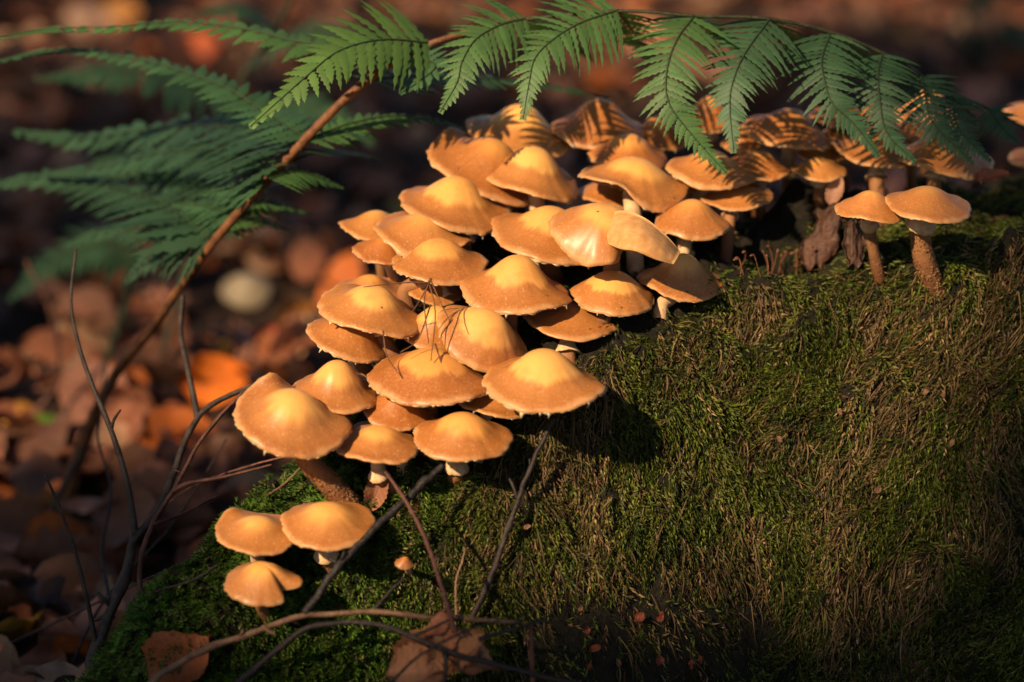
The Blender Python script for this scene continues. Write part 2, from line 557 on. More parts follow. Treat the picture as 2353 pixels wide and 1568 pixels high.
# ------------------------------------------------------------------ moss
def build_moss():
    n = 216000
    x = rng.uniform(-0.24, 0.42, n)
    y = rng.uniform(-0.20, 0.16, n)
    e = 0.0015
    z = stump_z(x, y)
    zx = (stump_z(x + e, y) - stump_z(x - e, y)) / (2 * e)
    zy = (stump_z(x, y + e) - stump_z(x, y - e)) / (2 * e)
    N = np.column_stack([-zx, -zy, np.ones(n)])
    area = np.linalg.norm(N, axis=1)
    N /= area[:, None]
    P = np.column_stack([x, y, z])
    keep = rng.uniform(0, 1, n) < np.clip(area / 3.0, 0.12, 1)
    px, py, dd = to_px(P)
    keep &= (z > -0.012) & (px > -60) & (px < 3100) & (py < 1640) & (N @ -FW > -0.35)
    yl, zl, s, b = stump_params(x)
    behind = (y - yl)
    # rotten wood bare of moss: under the cluster, in the hollow, and low on the face
    bare = (behind > 0.012) & (px > 830) & (px < 1990)
    keep &= ~(bare & (rng.uniform(0, 1, n) > 0.07))
    low = (((px - 1500) / 330) ** 2 + ((py - 1450) / 130) ** 2 < (0.6 + 0.8 * fbm(P * 60, 31, 3)))
    keep &= ~(low & (rng.uniform(0, 1, n) > 0.16))
    P, N, px, py, behind = P[keep], N[keep], px[keep], py[keep], behind[keep]
    n = len(P)
    down = np.array([0, 0, -1.0])
    dn = down - N * (N @ down)[:, None]
    dn /= np.linalg.norm(dn, axis=1)[:, None] + 1e-9
    side = np.cross(N, dn)
    left = np.clip((1150 - px) / 350, 0, 1)               # fresh upright moss towards the foot on the left
    steep = 1 - N[:, 2]
    patch = fbm(P * np.array([60, 60, 34]), 41, 4)
    flow = (fbm(P * 26, 43, 2) - 0.62) * 2.6
    straw = np.clip((patch - 0.44) * 6, 0, 1) * (1 - left) * np.clip((steep - 0.2) * 4, 0, 1)
    # ---- leafy green shoots
    gm = rng.uniform(0, 1, n) > straw * 0.35
    stg, flg = straw[gm], flow[gm]
    Pg, Ng, dg, sg, lg = P[gm], N[gm], dn[gm], side[gm], left[gm]
    m = len(Pg)
    a = rng.normal(0, 0.6, m) + flg * (1 - lg)
    ow = (0.15 + 0.65 * lg + rng.uniform(0, 0.40, m))[:, None]
    D = dg * np.cos(a)[:, None] + sg * np.sin(a)[:, None]
    D = D * (1 - 0.55 * lg[:, None]) + Ng * ow + sg * (rng.normal(0, 0.5, m) * lg)[:, None]
    D /= np.linalg.norm(D, axis=1)[:, None]
    L = rng.uniform(0.007, 0.020, m) * (1 - 0.40 * lg)
    K = 13
    base_cols = np.array([[0.066, 0.090, 0.010], [0.092, 0.114, 0.014], [0.040, 0.060, 0.010], [0.115, 0.115, 0.024], [0.100, 0.080, 0.024]])
    tan_cols = np.array([[0.21, 0.135, 0.06], [0.15, 0.095, 0.042], [0.26, 0.175, 0.085], [0.105, 0.075, 0.03], [0.17, 0.10, 0.055]])
    ci = rng.choice(5, m, p=[.30, .26, .22, .14, .08])
    C0 = np.where((rng.uniform(0, 1, m) < 0.06 + 0.55 * stg)[:, None], tan_cols[ci], base_cols[ci]) * rng.uniform(0.6, 1.35, (m, 1))
    C0 = C0 * (-0.15 + 2.4 * fbm(Pg * 70, 61, 4))[:, None]
    C0 = C0 * (1 - lg[:, None]) + (C0 * np.array([0.75, 1.15, 0.9])) * lg[:, None]
    Vs, Cs = [], []
    B1 = np.cross(D, Ng); B1 /= np.linalg.norm(B1, axis=1)[:, None] + 1e-9
    B2 = np.cross(D, B1)
    for k in range(K):
        s = (k + 0.5) / K
        bend = -Ng * (L * 0.35 * s * s)[:, None] + down * (L * 0.22 * s * s)[:, None]
        p = Pg + D * (L * s)[:, None] + bend + Ng * 0.0008
        ph = k * 2.4 + rng.uniform(-0.5, 0.5, m)
        out = B1 * np.cos(ph)[:, None] + B2 * np.sin(ph)[:, None] * 0.45
        ax = nrm_rows(D * (1.25 - 0.4 * lg)[:, None] + out)
        ll = (0.0027 - 0.0012 * s) * rng.uniform(0.7, 1.3, m)
        wdir = np.cross(ax, D + out * 0.1); wdir /= np.linalg.norm(wdir, axis=1)[:, None] + 1e-9
        w = (ll * (0.16 + 0.03 * lg))[:, None]
        q0 = p
        q1 = p + ax * (ll * 0.4)[:, None] + wdir * w
        q2 = p + ax * ll[:, None] + D * (ll * 0.25)[:, None]
        q3 = p + ax * (ll * 0.4)[:, None] - wdir * w
        Vs.append(np.stack([q0, q1, q2, q3], 1))
        tip = 1.0 + 0.45 * s
        Cs.append(np.repeat((C0 * tip)[:, None, :], 4, 1))
    V = np.concatenate(Vs, 0).reshape(-1, 3)
    C = np.concatenate(Cs, 0).reshape(-1, 3)
    F = np.arange(len(V)).reshape(-1, 4)
    o = mesh("moss", V, F, M_MOSS, smooth=False, attrs={'col': ('FLOAT_COLOR', C)})
    tag(o, "green feathery moss growing all over the stump", "moss", kind="stuff")
    # ---- dead hanging strands
    sm = rng.uniform(0, 1, n) < straw * 0.50 + 0.05 * (1 - left)
    Pd, Nd, dd_, sd_, fl_ = P[sm], N[sm], dn[sm], side[sm], flow[sm]
    m = len(Pd)
    a = rng.normal(0, 0.35, m) + fl_
    D = dd_ * np.cos(a)[:, None] + sd_ * np.sin(a)[:, None]
    L = rng.uniform(0.006, 0.022, m)
    K = 6
    lift = rng.uniform(0.001, 0.0035, m)
    w = rng.uniform(0.00012, 0.00036, m)
    wav = rng.uniform(-1, 1, m)
    cols = np.array([[0.20, 0.125, 0.055], [0.14, 0.085, 0.036], [0.26, 0.17, 0.075], [0.09, 0.06, 0.025], [0.16, 0.09, 0.05]])
    C0 = cols[rng.integers(0, 5, m)] * rng.uniform(0.45, 0.95, (m, 1))
    Vs = []
    for k in range(K + 1):
        s = k / K
        p = Pd + D * (L * s)[:, None] + sd_ * (wav * L * 0.12 * math.sin(s * 3.0))[:, None] + Nd * (lift * math.sin(math.pi * min(1, s + 0.12)) + 0.0006)[:, None]
        wd = sd_ + Nd * (0.6 * math.sin(s * 5))
        ww = (w * (1.0 - 0.7 * s))[:, None]
        Vs.append(np.stack([p - wd * ww, p + wd * ww], 1))
    V = np.stack(Vs, 1).reshape(-1, 3)                     # (m, K+1, 2, 3)
    base = np.arange(m)[:, None] * (K + 1) * 2
    k = np.arange(K)[None, :] * 2
    F = np.stack([base + k, base + k + 1, base + k + 3, base + k + 2], -1).reshape(-1, 4)
    C = np.repeat(C0, (K + 1) * 2, 0)
    o = mesh("dead_moss", V, F, M_STRAW, smooth=False, attrs={'col': ('FLOAT_COLOR', C)})
    tag(o, "straw brown dead moss strands hanging down the front of the stump", "dead moss", kind="stuff")

def nrm_rows(A):
    return A / (np.linalg.norm(A, axis=1)[:, None] + 1e-12)

build_moss()

# ------------------------------------------------------------------ mushrooms
NA, NR = 96, 26
CAPS = []

def cap_surface(Rc, H, o):
    """returns upper surface grid function z, radius for (r, phi) arrays"""
    u, sg, q = min(max(o.get('u', 0.42) + 0.22, 0.25), 0.76), max(o.get('sg', 0.46), 0.42) + 0.09, o.get('q', 1.0)
    e1 = math.exp(-(1 / sg) ** 2.7)
    ph1, ph2, ph3 = o['ph']
    w1, w2 = o.get('w1', 0.03), o.get('w2', 0.02)
    v1, v2 = o.get('v1', 0.05), o.get('v2', 0.035)
    feats = o.get('feat', [])
    def f(r, phi):
        rest = 1 - r ** 2.4 if q >= 1.8 else (math.sqrt(1.16) - np.sqrt(r * r + 0.16)) / (math.sqrt(1.16) - 0.4)
        g = u * (np.exp(-(r / sg) ** 2.7) - e1) / (1 - e1) + (1 - u) * rest
        z = H * g
        rad = Rc * r * (1 + r * (w1 * np.cos(2 * phi + ph1) + w2 * np.cos(3 * phi + ph2) + 0.009 * np.cos(7 * phi + ph3) + 0.008 * np.cos(11 * phi + ph2 * 2) + 0.009 * np.cos(17 * phi + ph1 * 3)))
        z = z + Rc * r ** 3 * (v1 * np.cos(2 * phi + ph2) + v2 * np.cos(3 * phi + ph3) + 0.010 * np.cos(5 * phi + ph1) + 0.006 * np.cos(9 * phi + ph3))
        z = z - Rc * 0.05 * np.clip((r - 0.88) / 0.12, 0, 1) ** 2
        for kind, p0, wd, amt in feats:
            d = (phi - p0 + math.pi) % (2 * math.pi) - math.pi
            G = np.exp(-(d / wd) ** 2)
            if kind == 'up':
                z = z + Rc * amt * G * np.clip((r - 0.35) / 0.65, 0, 1) ** 2
                rad = rad * (1 - 0.35 * abs(amt) * G * np.clip((r - 0.5) / 0.5, 0, 1))
            elif kind == 'notch':
                rad = rad * (1 - amt * G * np.clip(r, 0, 1) ** 1.2)
                z = z - Rc * 0.10 * amt * G * r
            elif kind == 'dent':
                pr = 0.55
                z = z - Rc * amt * np.exp(-(d / wd) ** 2 - ((r - pr) / 0.12) ** 2)
            elif kind == 'pull':
                rad = rad * (1 + amt * G * r ** 2)
        return z, rad
    return f

def make_cap(Rc, H, o, axis, xdir, root, centre, base):
    f = cap_surface(Rc, H, o)
    A = nrm(axis)
    X = nrm(xdir - A * (xdir @ A))
    Y = np.cross(A, X)
    phi = np.linspace(0, 2 * math.pi, NA, endpoint=False)
    rs = np.linspace(0, 1, NR) ** 0.9
    rs[0] = 0.004
    RR, PH = np.meshgrid(rs, phi, indexing='ij')
    z, rad = f(RR, PH)
    # fine ragged edge
    rag = o.get('rag', 0.012)
    rad = rad * (1 + rag * rng.normal(0, 1, NA)[None, :] * (RR > 0.98))
    up = np.stack([rad * np.cos(PH), rad * np.sin(PH), z], -1).reshape(-1, 3)
    # underside
    rs2 = np.linspace(0.985, 0.02, 16)
    R2, P2 = np.meshgrid(rs2, phi, indexing='ij')
    z2, rad2 = f(R2, P2)
    th = Rc * (0.035 + 0.13 * (1 - R2))
    lo = np.stack([rad2 * np.cos(P2), rad2 * np.sin(P2), z2 - th], -1).reshape(-1, 3)
    V = np.vstack([up, lo])
    n = NR + 16
    i = np.arange(n - 1)[:, None] * NA
    j = np.arange(NA)[None, :]
    j2 = (j + 1) % NA
    Fq = np.stack([i + j, i + j2, i + NA + j2, i + NA + j], -1).reshape(-1, 4)[:, ::-1]
    rall = np.concatenate([RR.ravel(), np.full(lo.shape[0], 1.0)])
    pall = np.concatenate([PH.ravel(), P2.ravel()])
    pol = np.column_stack([np.cos(pall), np.sin(pall), rall])
    M = np.column_stack([X, Y, A])
    W = V @ M.T + (centre - base)
    k = len(V)
    at_ = {'pol': ('FLOAT_VECTOR', pol), 'zone': ('FLOAT', np.full(k, o.get('zone', 0.55))),
           'soft': ('FLOAT', np.full(k, o.get('soft', 0.06) + 0.035)), 'tint': ('FLOAT', np.full(k, o.get('tint', rng.uniform(0, 0.7))))}
    cap = mesh("cap", W, Fq, M_CAP, attrs=at_, parent=root)
    # gills
    ng = 54
    g = Acc()
    for q in range(ng):
        p0 = 2 * math.pi * q / ng
        short = 0.45 if q % 2 else 0.16
        rr = np.linspace(short, 0.965, 9)
        zz, ra = f(rr, np.full(9, p0))
        th = Rc * (0.035 + 0.13 * (1 - rr)) - 0.0002
        dep = Rc * 0.13 * np.sin(np.clip((rr - short) / (0.965 - short), 0, 1) * math.pi * 0.93 + 0.12)
        a = np.column_stack([ra * math.cos(p0), ra * math.sin(p0), zz - th])
        b = a - np.array([0, 0, 1]) * dep[:, None]
        v = np.vstack([a, b]) @ M.T + (centre - base)
        ii = np.arange(8)
        qd = np.stack([ii, ii + 1, ii + 10, ii + 9], -1)
        g.add(v, quads_to_tris(qd))
    g.build("gills", M_GILL, parent=cap, smooth=False)["kind"] = "stuff"
    # pale veil remnants along the margin
    nf = o.get('fringe', 20)
    if nf:
        g = Acc()
        for q in range(nf):
            p0 = rng.uniform(0, 2 * math.pi)
            big = rng.uniform() < o.get('bigf', 0.06) * 0.5
            ln = Rc * (rng.uniform(0.05, 0.11) if big else rng.uniform(0.008, 0.030))
            wd = (0.022 if big else 0.07) * rng.uniform(0.5, 1.6)
            pp = np.array([p0 - wd, p0 + wd, p0 + wd * 0.25, p0 - wd * 0.2])
            zz, ra = f(np.full(4, 0.997), pp)
            zz = zz - Rc * 0.012
            E = np.column_stack([ra * np.cos(pp), ra * np.sin(pp), zz])
            outd = np.array([math.cos(p0), math.sin(p0), 0])
            E[2:] += np.array([0, 0, -1]) * ln + outd * ln * rng.uniform(-0.2, 0.5)
            inn = E - outd * Rc * 0.018
            v = np.vstack([E, inn]) @ M.T + (centre - base)
            fc = np.array([[0, 1, 2, 3], [7, 6, 5, 4], [0, 4, 5, 1], [1, 5, 6, 2], [2, 6, 7, 3], [3, 7, 4, 0]])
            g.add(v, quads_to_tris(fc))
        g.build("veil_fringe", M_FRINGE, parent=cap)["kind"] = "stuff"
    return cap

def make_stem(P0, P1, ctrl, r0, r1, root, base, ringt=0.3, ring=True, scales=0):
    """P0 under the cap -> P1 at the foot"""
    pts = [P0] + list(ctrl) + [P1]
    n = 26
    C = spline(pts, n)
    t = np.linspace(0, 1, n)
    rad = r0 + (r1 - r0) * t
    rad = rad * (1 + 0.05 * np.sin(t * 9 + rng.uniform(0, 6)))
    V, q, tri = tube_arrays(C - base, rad, 14, rough=0.10, seed=int(rng.integers(1000)), cap=False)
    tt = np.repeat(t, 14)
    if not ring:
        ringt = 1.4
    st = mesh("stem", V, q, M_STEM, attrs={'tt': ('FLOAT', tt), 'ringt': ('FLOAT', np.full(len(tt), ringt))}, parent=root)
    T, N, B = frames(C)
    if ring and ringt < 1:
        i = int(ringt * (n - 1))
        ns = 36
        ang = np.linspace(0, 2 * math.pi, ns, endpoint=False)
        prof = [(-0.0022, 1.00), (-0.0010, 1.10), (0.0006, 1.38), (0.0017, 1.62), (0.0021, 1.55), (0.0012, 1.22), (0.0018, 0.98)]
        rv = []
        jit = 1 + 0.10 * np.cos(3 * ang + rng.uniform(0, 6)) + rng.normal(0, 0.05, ns)
        for k, (dz, sc) in enumerate(prof):
            rr = rad[i] * (1 + (sc - 1) * (jit if 2 <= k <= 4 else 1))
            dzz = dz * (rad[i] / 0.003) * (jit if k in (3, 4) else 1)
            rv.append(C[i] + T[i] * np.reshape(dzz, (-1, 1)) * np.ones((ns, 1)) + np.reshape(rr, (-1, 1)) * (np.cos(ang)[:, None] * N[i] + np.sin(ang)[:, None] * B[i]))
        rv = np.vstack(rv) - base
        m = len(prof)
        ii = np.arange(m - 1)[:, None] * ns
        jj = np.arange(ns)[None, :]
        j2 = (jj + 1) % ns
        Fq = np.stack([ii + jj, ii + j2, ii + ns + j2, ii + ns + jj], -1).reshape(-1, 4)
        mesh("ring", rv, Fq, M_RING, parent=st)
    if scales:
        g = Acc()
        for _ in range(scales):
            tq = rng.uniform(min(ringt + 0.04, 0.9), 0.98)
            i = int(tq * (n - 1))
            a = rng.uniform(0, 2 * math.pi)
            o = N[i] * math.cos(a) + B[i] * math.sin(a)
            s_ = np.cross(T[i], o)
            p = C[i] + T[i] * (tq * (n - 1) - i) * np.linalg.norm(C[min(i + 1, n - 1)] - C[i]) + o * rad[i] * 0.97
            sz = rad[i] * rng.uniform(0.07, 0.17)
            v = np.array([p - s_ * sz, p + s_ * sz, p + T[i] * sz * 1.3 + s_ * sz * .3 + o * sz * 0.95, p + T[i] * sz * 1.3 - s_ * sz * .3 + o * sz * .95, p + T[i] * sz * 1.5]) - base
            g.add(v, np.array([[0, 1, 2], [0, 2, 3], [3, 2, 4], [0, 3, 4], [1, 4, 2]]))
        so = g.build("stem_scales", M_SCALE, parent=st, smooth=False)
        so["kind"] = "stuff"
    return st

def depth_for(py):
    return float(np.interp(py, [200, 350, 480, 600, 720, 850, 950, 1060, 1250, 1400], [1.115, 1.085, 1.055, 1.03, 1.01, .988, .970, .958, .945, .935]))

def mushroom(label, L, Rr, top, bot, roll=0.0, tilt=0.0, dd=0.0, stem=None, r=None, ringt=0.35, ring=True, scales=0, d=None, **o):
    p = PITCH + R(tilt + 5.5)
    rho = R(roll)
    ex = math.sqrt(math.cos(rho) ** 2 + (math.sin(p) * math.sin(rho)) ** 2)
    a = (Rr - L) / 2 / ex
    e = a * math.sqrt(math.sin(rho) ** 2 + (math.sin(p) * math.cos(rho)) ** 2)
    cyy = bot - e
    hpx = (cyy - top) / (math.cos(p) * max(math.cos(rho), 0.5))
    hpx = min(max(hpx * 0.84, 0.22 * a), 0.85 * a)
    a *= 1.03
    cyy -= 3
    cxx = (L + Rr) / 2
    dep = d if d else depth_for(bot) + dd
    s = PX * dep
    Rc, H = a * s, hpx * s
    C = at(cxx, cyy, dep)
    axis = RT * math.sin(rho) * math.cos(p) + UP * math.cos(rho) * math.cos(p) - FW * math.sin(p)
    o.setdefault('ph', rng.uniform(0, 6.28, 3))
    o.setdefault('u', rng.uniform(0.36, 0.52))
    o.setdefault('sg', rng.uniform(0.42, 0.52))
    o.setdefault('zone', rng.uniform(0.42, 0.58))
    o.setdefault('soft', rng.uniform(0.03, 0.10))
    under = C + axis * H * 0.45
    r0 = r if r else max(0.0022, Rc * 0.145)
    if stem:
        # survey points down the stem; the last lies on the stump
        pts = []
        foot, _ = hit(stem[-1][0], stem[-1][1], dep + 0.012)
        fd = float((foot - CAM) @ FW)
        m = len(stem)
        for k, q in enumerate(stem[:-1]):
            w = (k + 1) / m
            pts.append(at(q[0], q[1], dep * (1 - w) + fd * w))
        foot = foot + nrm(foot - pts[-1] if pts else foot - under) * 0.004
    else:
        pts = []
        foot = None
        for dirv in ((0.12, 0.38, -1), (0.3, 0.8, -0.8), (0.5, 1, -0.3), (0.9, 0.7, -0.4)):
            rc = BVH.ray_cast(Vector(C), Vector(nrm(dirv)))
            if rc[0] is not None and 0.012 < np.linalg.norm(np.array(rc[0]) - C) < 0.11:
                foot = np.array(rc[0])
                break
        if foot is None:
            foot = C - axis * 0.05 + np.array([0.008, 0.02, 0])
        mid = C * 0.55 + foot * 0.45 - axis * 0.004
        pts = [C - axis * 0.10 * Rc, mid]
        foot = foot + nrm(foot - mid) * 0.004
    CAPS.append(C)
    root = empty("mushroom", foot)
    tag(root, label, "mushroom", "honey brown mushrooms growing on the mossy stump")
    make_cap(Rc, H, o, axis, RT, root, C, foot)
    make_stem(under, foot, pts, r0, r0 * 1.2, root, foot, ringt, ring, scales)
    return root

PI = math.pi
FRONT, BACK, LEFT, RIGHT = -PI / 2, PI / 2, PI, 0.0
# --- the upper tier, under the fern
mushroom("tall round-topped mushroom at the head of the cluster with a fern tip hanging over it", 1073, 1312, 236, 362, 10, 0, 0.0, u=.62, sg=.40, zone=.5, soft=.10, v1=.08)
mushroom("broad steeply leaning mushroom with raised brim behind the pointed one with curled lip", 993, 1240, 322, 474, 27, 4, 0.006, u=.5, zone=.3, soft=.2, tint=.8, feat=[('up', 2.6, .5, .25)])
mushroom("pointed mushroom with yellow crown, curled lip and thick pale stem below", 1106, 1331, 333, 461, 13, 0, -0.004, stem=[(1232, 440), (1232, 480), (1235, 600)], u=.5, zone=.5, soft=.02, ring=False, feat=[('up', PI - .3, .25, .16)])
mushroom("wide toothed mushroom over the wavy pale cap, at the shoulder of the cluster", 917, 1170, 402, 530, 11, 0, 0.0, stem=[(1050, 500), (1058, 545), (1070, 640)], u=.55, sg=.4, zone=.54, soft=.03, fringe=44, bigf=.25, tint=.35)
mushroom("olive topped conical mushroom striped by fern shadow, beside the tallest round-topped one", 1267, 1482, 222, 342, 3, 0, 0.0, u=.35, q=1.1, zone=.1, soft=.3, tint=.9)
mushroom("small orange mushroom half hidden behind the olive topped cone", 1440, 1580, 264, 350, 0, 0, 0.008, zone=.2, soft=.3, tint=.9)
mushroom("smooth orange domed mushroom behind the wavy capped one, in front of the olive cone", 1352, 1534, 306, 400, 4, 0, -.006, u=.35, q=2.0, zone=.45, soft=.12, tint=.9)
mushroom("wavy mushroom with an off-centre crown and a lifted brim over a pale stem", 1337, 1576, 362, 472, 12, 0, -.012, stem=[(1450, 440), (1455, 500), (1460, 620)], u=.55, zone=.5, soft=.06, v1=.1, v2=.07, ring=False, feat=[('notch', FRONT - .25, .3, .12), ('up', FRONT - .3, .35, .14)])
mushroom("shaded tan mushroom tucked underneath the wavy capped one", 1326, 1492, 408, 480, 3, 0, .012, zone=.1, soft=.2, tint=.5)
mushroom("brown mushroom crossed by a fern tip, on a slim stem behind the crowd", 1556, 1700, 217, 306, 5, 0, 0.0, stem=[(1632, 300), (1634, 345), (1640, 430)], zone=.2, soft=.3, tint=1)
mushroom("small mushroom peeping out behind the fern tip, beside the big fern-striped cap", 1690, 1768, 252, 318, 5, 0, .004, zone=.2, soft=.3, tint=.9)
mushroom("large pointed cap with dark fern stripes, standing clear over the hollow", 1712, 1916, 249, 352, 12, 0, -.004, u=.4, zone=.2, soft=.3, tint=.8)
mushroom("thin pink-edged mushroom just under the large fern-striped cap", 1695, 1790, 300, 345, 8, 0, .01, zone=.3, soft=.2)
mushroom("smooth golden mushroom with a leaning pale stem and a green fern tip over it", 1534, 1729, 344, 438, 9, 0, -.01, stem=[(1625, 430), (1600, 475), (1580, 560)], u=.42, q=1.9, zone=.35, soft=.25, ring=False, tint=.25)
mushroom("little shaded mushroom squeezed behind the golden cap with leaning stem", 1532, 1625, 392, 447, 3, 0, .008, zone=.2, soft=.2)
mushroom("half shaded orange mushroom close behind the golden cap with leaning stem", 1672, 1816, 347, 416, 8, 0, 0, zone=.3, soft=.2, tint=.9)
mushroom("flat mushroom lying under the golden cap, its top shaded and brim lit", 1612, 1774, 425, 485, -4, 0, .0, stem=[(1682, 478), (1676, 515), (1668, 600)], zone=.1, soft=.2, tint=.4)
mushroom("plain orange domed mushroom just above the split cap's folded flap", 1503, 1676, 456, 550, 5, 0, -.01, stem=[(1580, 540), (1573, 570), (1568, 640)], u=.3, q=2.0, zone=.3, soft=.3, tint=.55, ring=False)
mushroom("big mushroom with yellow crown and hanging teeth, touching the split cap's round lobe", 1127, 1398, 472, 604, 12, 0, -.004, u=.5, zone=.5, soft=.03, fringe=40, bigf=.3)
# the split, folded cap: gills show in the gap
split_cap = mushroom("split and folded mushroom showing its gills between two lobes", 1266, 1500, 474, 607, 14, 8, -.030, u=.2, q=2.2, zone=.52, soft=.10, tint=.2, fringe=4, bigf=0, w1=.0, v1=0.0, v2=0.0,
         feat=[('notch', RIGHT - .75, .42, .55), ('up', FRONT - .45, .5, -.22)], stem=[(1400, 560), (1405, 610), (1410, 690)])
def flap(root):
    """the torn-off right lobe, folded over so that its gill side faces out"""
    base = np.array(root.location)
    top = np.array([at(1375, 505, 1.0), at(1425, 484, .990), at(1480, 500, .985), at(1530, 540, .985), at(1564, 578, .988)])
    low = np.array([at(1395, 560, .985), at(1425, 572, .972), at(1462, 578, .966), at(1505, 596, .966), at(1547, 608, .972)])
    a, b = spline(top, 24), spline(low, 24)
    n, m = 24, 12
    w = np.linspace(0, 1, m)[None, :, None]
    bulge = np.sin(np.linspace(0, 1, m) * math.pi)[None, :, None]
    V = a[:, None] * (1 - w) + b[:, None] * w - FW * 0.004 * bulge
    ridge = 0.00045 * np.sin(np.arange(n) * 2.1)[:, None, None] * bulge
    Vf = (V - FW * ridge).reshape(-1, 3) - base
    Vb = Vf + FW * 0.0016
    F = grid_faces(n, m)
    k = n * m
    ed = [i * m for i in range(n)] + [(n - 1) * m + j for j in range(1, m)] + [i * m + m - 1 for i in range(n - 2, -1, -1)] + [j for j in range(m - 2, 0, -1)]
    Fs = np.array([[p, q, q + k, p + k] for p, q in zip(ed, ed[1:] + ed[:1])])
    mesh("cap_flap", np.vstack([Vf, Vb]), np.vstack([F, F[:, ::-1] + k, Fs]), M_FLAP, parent=root)
M_FLAP = m_flesh('cap_underside', (0.62, 0.33, 0.13), (0.50, 0.24, 0.08), 300)
flap(split_cap)
# --- left edge, middle
mushroom("pale soft-edged mushroom jutting out beside the wavy pale cap towards the fern", 783, 945, 484, 553, 3, 0, .012, u=.4, zone=.2, soft=.3, tint=.1, v1=.09)
mushroom("wavy pale mushroom with folded brim overlapping the pale soft-edged one", 865, 1075, 492, 590, 13, 0, -.004, u=.45, zone=.3, soft=.3, tint=.1, v1=.14, v2=.12)
mushroom("small orange mushroom on a short pale stem beneath the wavy pale cap", 812, 945, 545, 612, 12, 0, 0, stem=[(890, 600), (905, 640), (935, 720)], zone=.2, soft=.3, tint=1, ring=False)
mushroom("neat bell-shaped mushroom with smooth yellow crown and dry needles hanging from its brim", 900, 1118, 546, 649, 3, 0, -.008, stem=[(985, 640), (930, 672), (960, 760)], u=.5, zone=.5, soft=.05)
mushroom("largest bell mushroom in the middle of the cluster, even brown skirt and jagged yellow crown", 1058, 1314, 580, 718, 6, 0, -.012, stem=[(1180, 690), (1168, 740), (1165, 830)], u=.5, sg=.42, zone=.52, soft=.015, tint=.45, fringe=36, bigf=.15)
mushroom("round-topped mushroom with scalloped pale crown, between the largest bell and the speckled cone", 1310, 1503, 620, 722, 5, 0, -.006, stem=[(1400, 700), (1385, 738), (1372, 762)], u=.3, q=2.2, zone=.6, soft=.02, tint=.3)
mushroom("speckled conical mushroom beneath the split cap's flap, at the edge of the moss", 1465, 1664, 578, 687, 6, 0, .0, stem=[(1545, 680), (1522, 700), (1518, 722)], u=.45, q=1.5, zone=.42, soft=.10, tint=.3, ring=False)
mushroom("shallow mushroom peeping over the toothed cap with shining crown", 777, 925, 632, 695, 6, 0, .012, zone=.3, soft=.3, tint=.5)
mushroom("toothed mushroom with shining yellow crown, above the ragged leaning one", 740, 968, 656, 772, 14, 3, -.006, u=.52, zone=.48, soft=.05, fringe=44, bigf=.35, stem=[(865, 750), (885, 790), (930, 860)])
mushroom("dull small cap in the shade below the needle-hung mushroom", 938, 1065, 640, 699, 5, 0, .006, zone=.1, soft=.2, tint=.3, stem=[(1010, 645), (1030, 700), (1050, 780)])
mushroom("narrow cone-shaped mushroom wedged beside the one tilted sideways, needles across its top", 915, 1078, 690, 808, 12, 0, .004, u=.4, q=1.1, zone=.5, soft=.06, tint=.3)
mushroom("mushroom tilted sideways with a big pale oval crown, above the smooth two-toned caps", 1008, 1206, 722, 858, 30, 12, -.006, u=.3, q=2.2, zone=.62, soft=.04, tint=.1)
mushroom("shaded flat cap below the largest bell mushroom, ring torn open on its short stem", 1203, 1424, 705, 776, 4, 0, .0, stem=[(1310, 760), (1303, 800), (1310, 860)], zone=.1, soft=.2, tint=.4, ringt=.55)
mushroom("ragged leaning mushroom on the outer flank, under the toothed cap with shining crown", 711, 898, 728, 834, 22, 3, .004, u=.45, zone=.2, soft=.25, tint=.4, fringe=40, bigf=.2, stem=[(815, 810), (840, 850), (880, 920)])
# --- lower tier
mushroom("mushroom with a round glowing crown next to the big lip-curled one, torn skirt under it", 669, 874, 822, 944, 7, 2, -.002, u=.55, sg=.36, zone=.5, soft=.05, tint=.35, stem=[(785, 930), (792, 985), (830, 1050)], ringt=.5)
mushroom("broad two-toned mushroom with reddish crown, needles touching its top", 851, 1132, 798, 924, 4, 0, -.004, u=.42, zone=.52, soft=.03, tint=.95, fringe=50, stem=[(985, 900), (985, 950), (985, 1030)])
mushroom("broad mushroom with pale crown, a snail-bitten dent and long teeth along its front brim", 1109, 1390, 797, 934, 3, 0, -.016, u=.48, zone=.56, soft=.03, tint=.15, fringe=60, bigf=.3, feat=[('dent', PI - .55, .22, .10)], stem=[(1235, 900), (1212, 935)])
mushroom("small brown cap beneath the reddish-crowned one, on a short thick pale stem", 833, 994, 890, 985, 13, 3, .004, zone=.3, soft=.2, tint=.8, stem=[(915, 965), (920, 1005), (925, 1070)], ring=False)
mushroom("narrow shaded cap underneath the snail-bitten one", 1053, 1220, 895, 955, 3, 0, .0, zone=.1, soft=.2, tint=.3, stem=[(1125, 945), (1110, 975), (1100, 1040)], ring=False)
mushroom("largest tilted mushroom with a curled lip on top and a thick scaly brown stem", 542, 796, 896, 1040, 13, 10, -.012, u=.4, sg=.44, zone=.46, soft=.10, tint=.15, r=.0040, stem=[(700, 1045), (755, 1110), (822, 1180)], ringt=.22, scales=800, fringe=30,
         feat=[('up', BACK + .55, .42, .42), ('up', BACK - .5, .3, .12)])
mushroom("tidy orange-crowned mushroom with a bowl-like pale ring, above the thick blackened stick", 954, 1171, 946, 1052, 3, 2, -.004, u=.42, zone=.5, soft=.08, tint=.55, stem=[(1055, 1040), (1050, 1068), (1046, 1110)], ringt=.62)
mushroom("low mushroom on a stem pale above and scaly below, a red twig crossing it", 771, 966, 985, 1060, 3, 2, -.004, u=.45, zone=.4, soft=.12, tint=.3, stem=[(868, 1055), (872, 1098), (895, 1115), (940, 1160)], ringt=.42, scales=160, fringe=14)
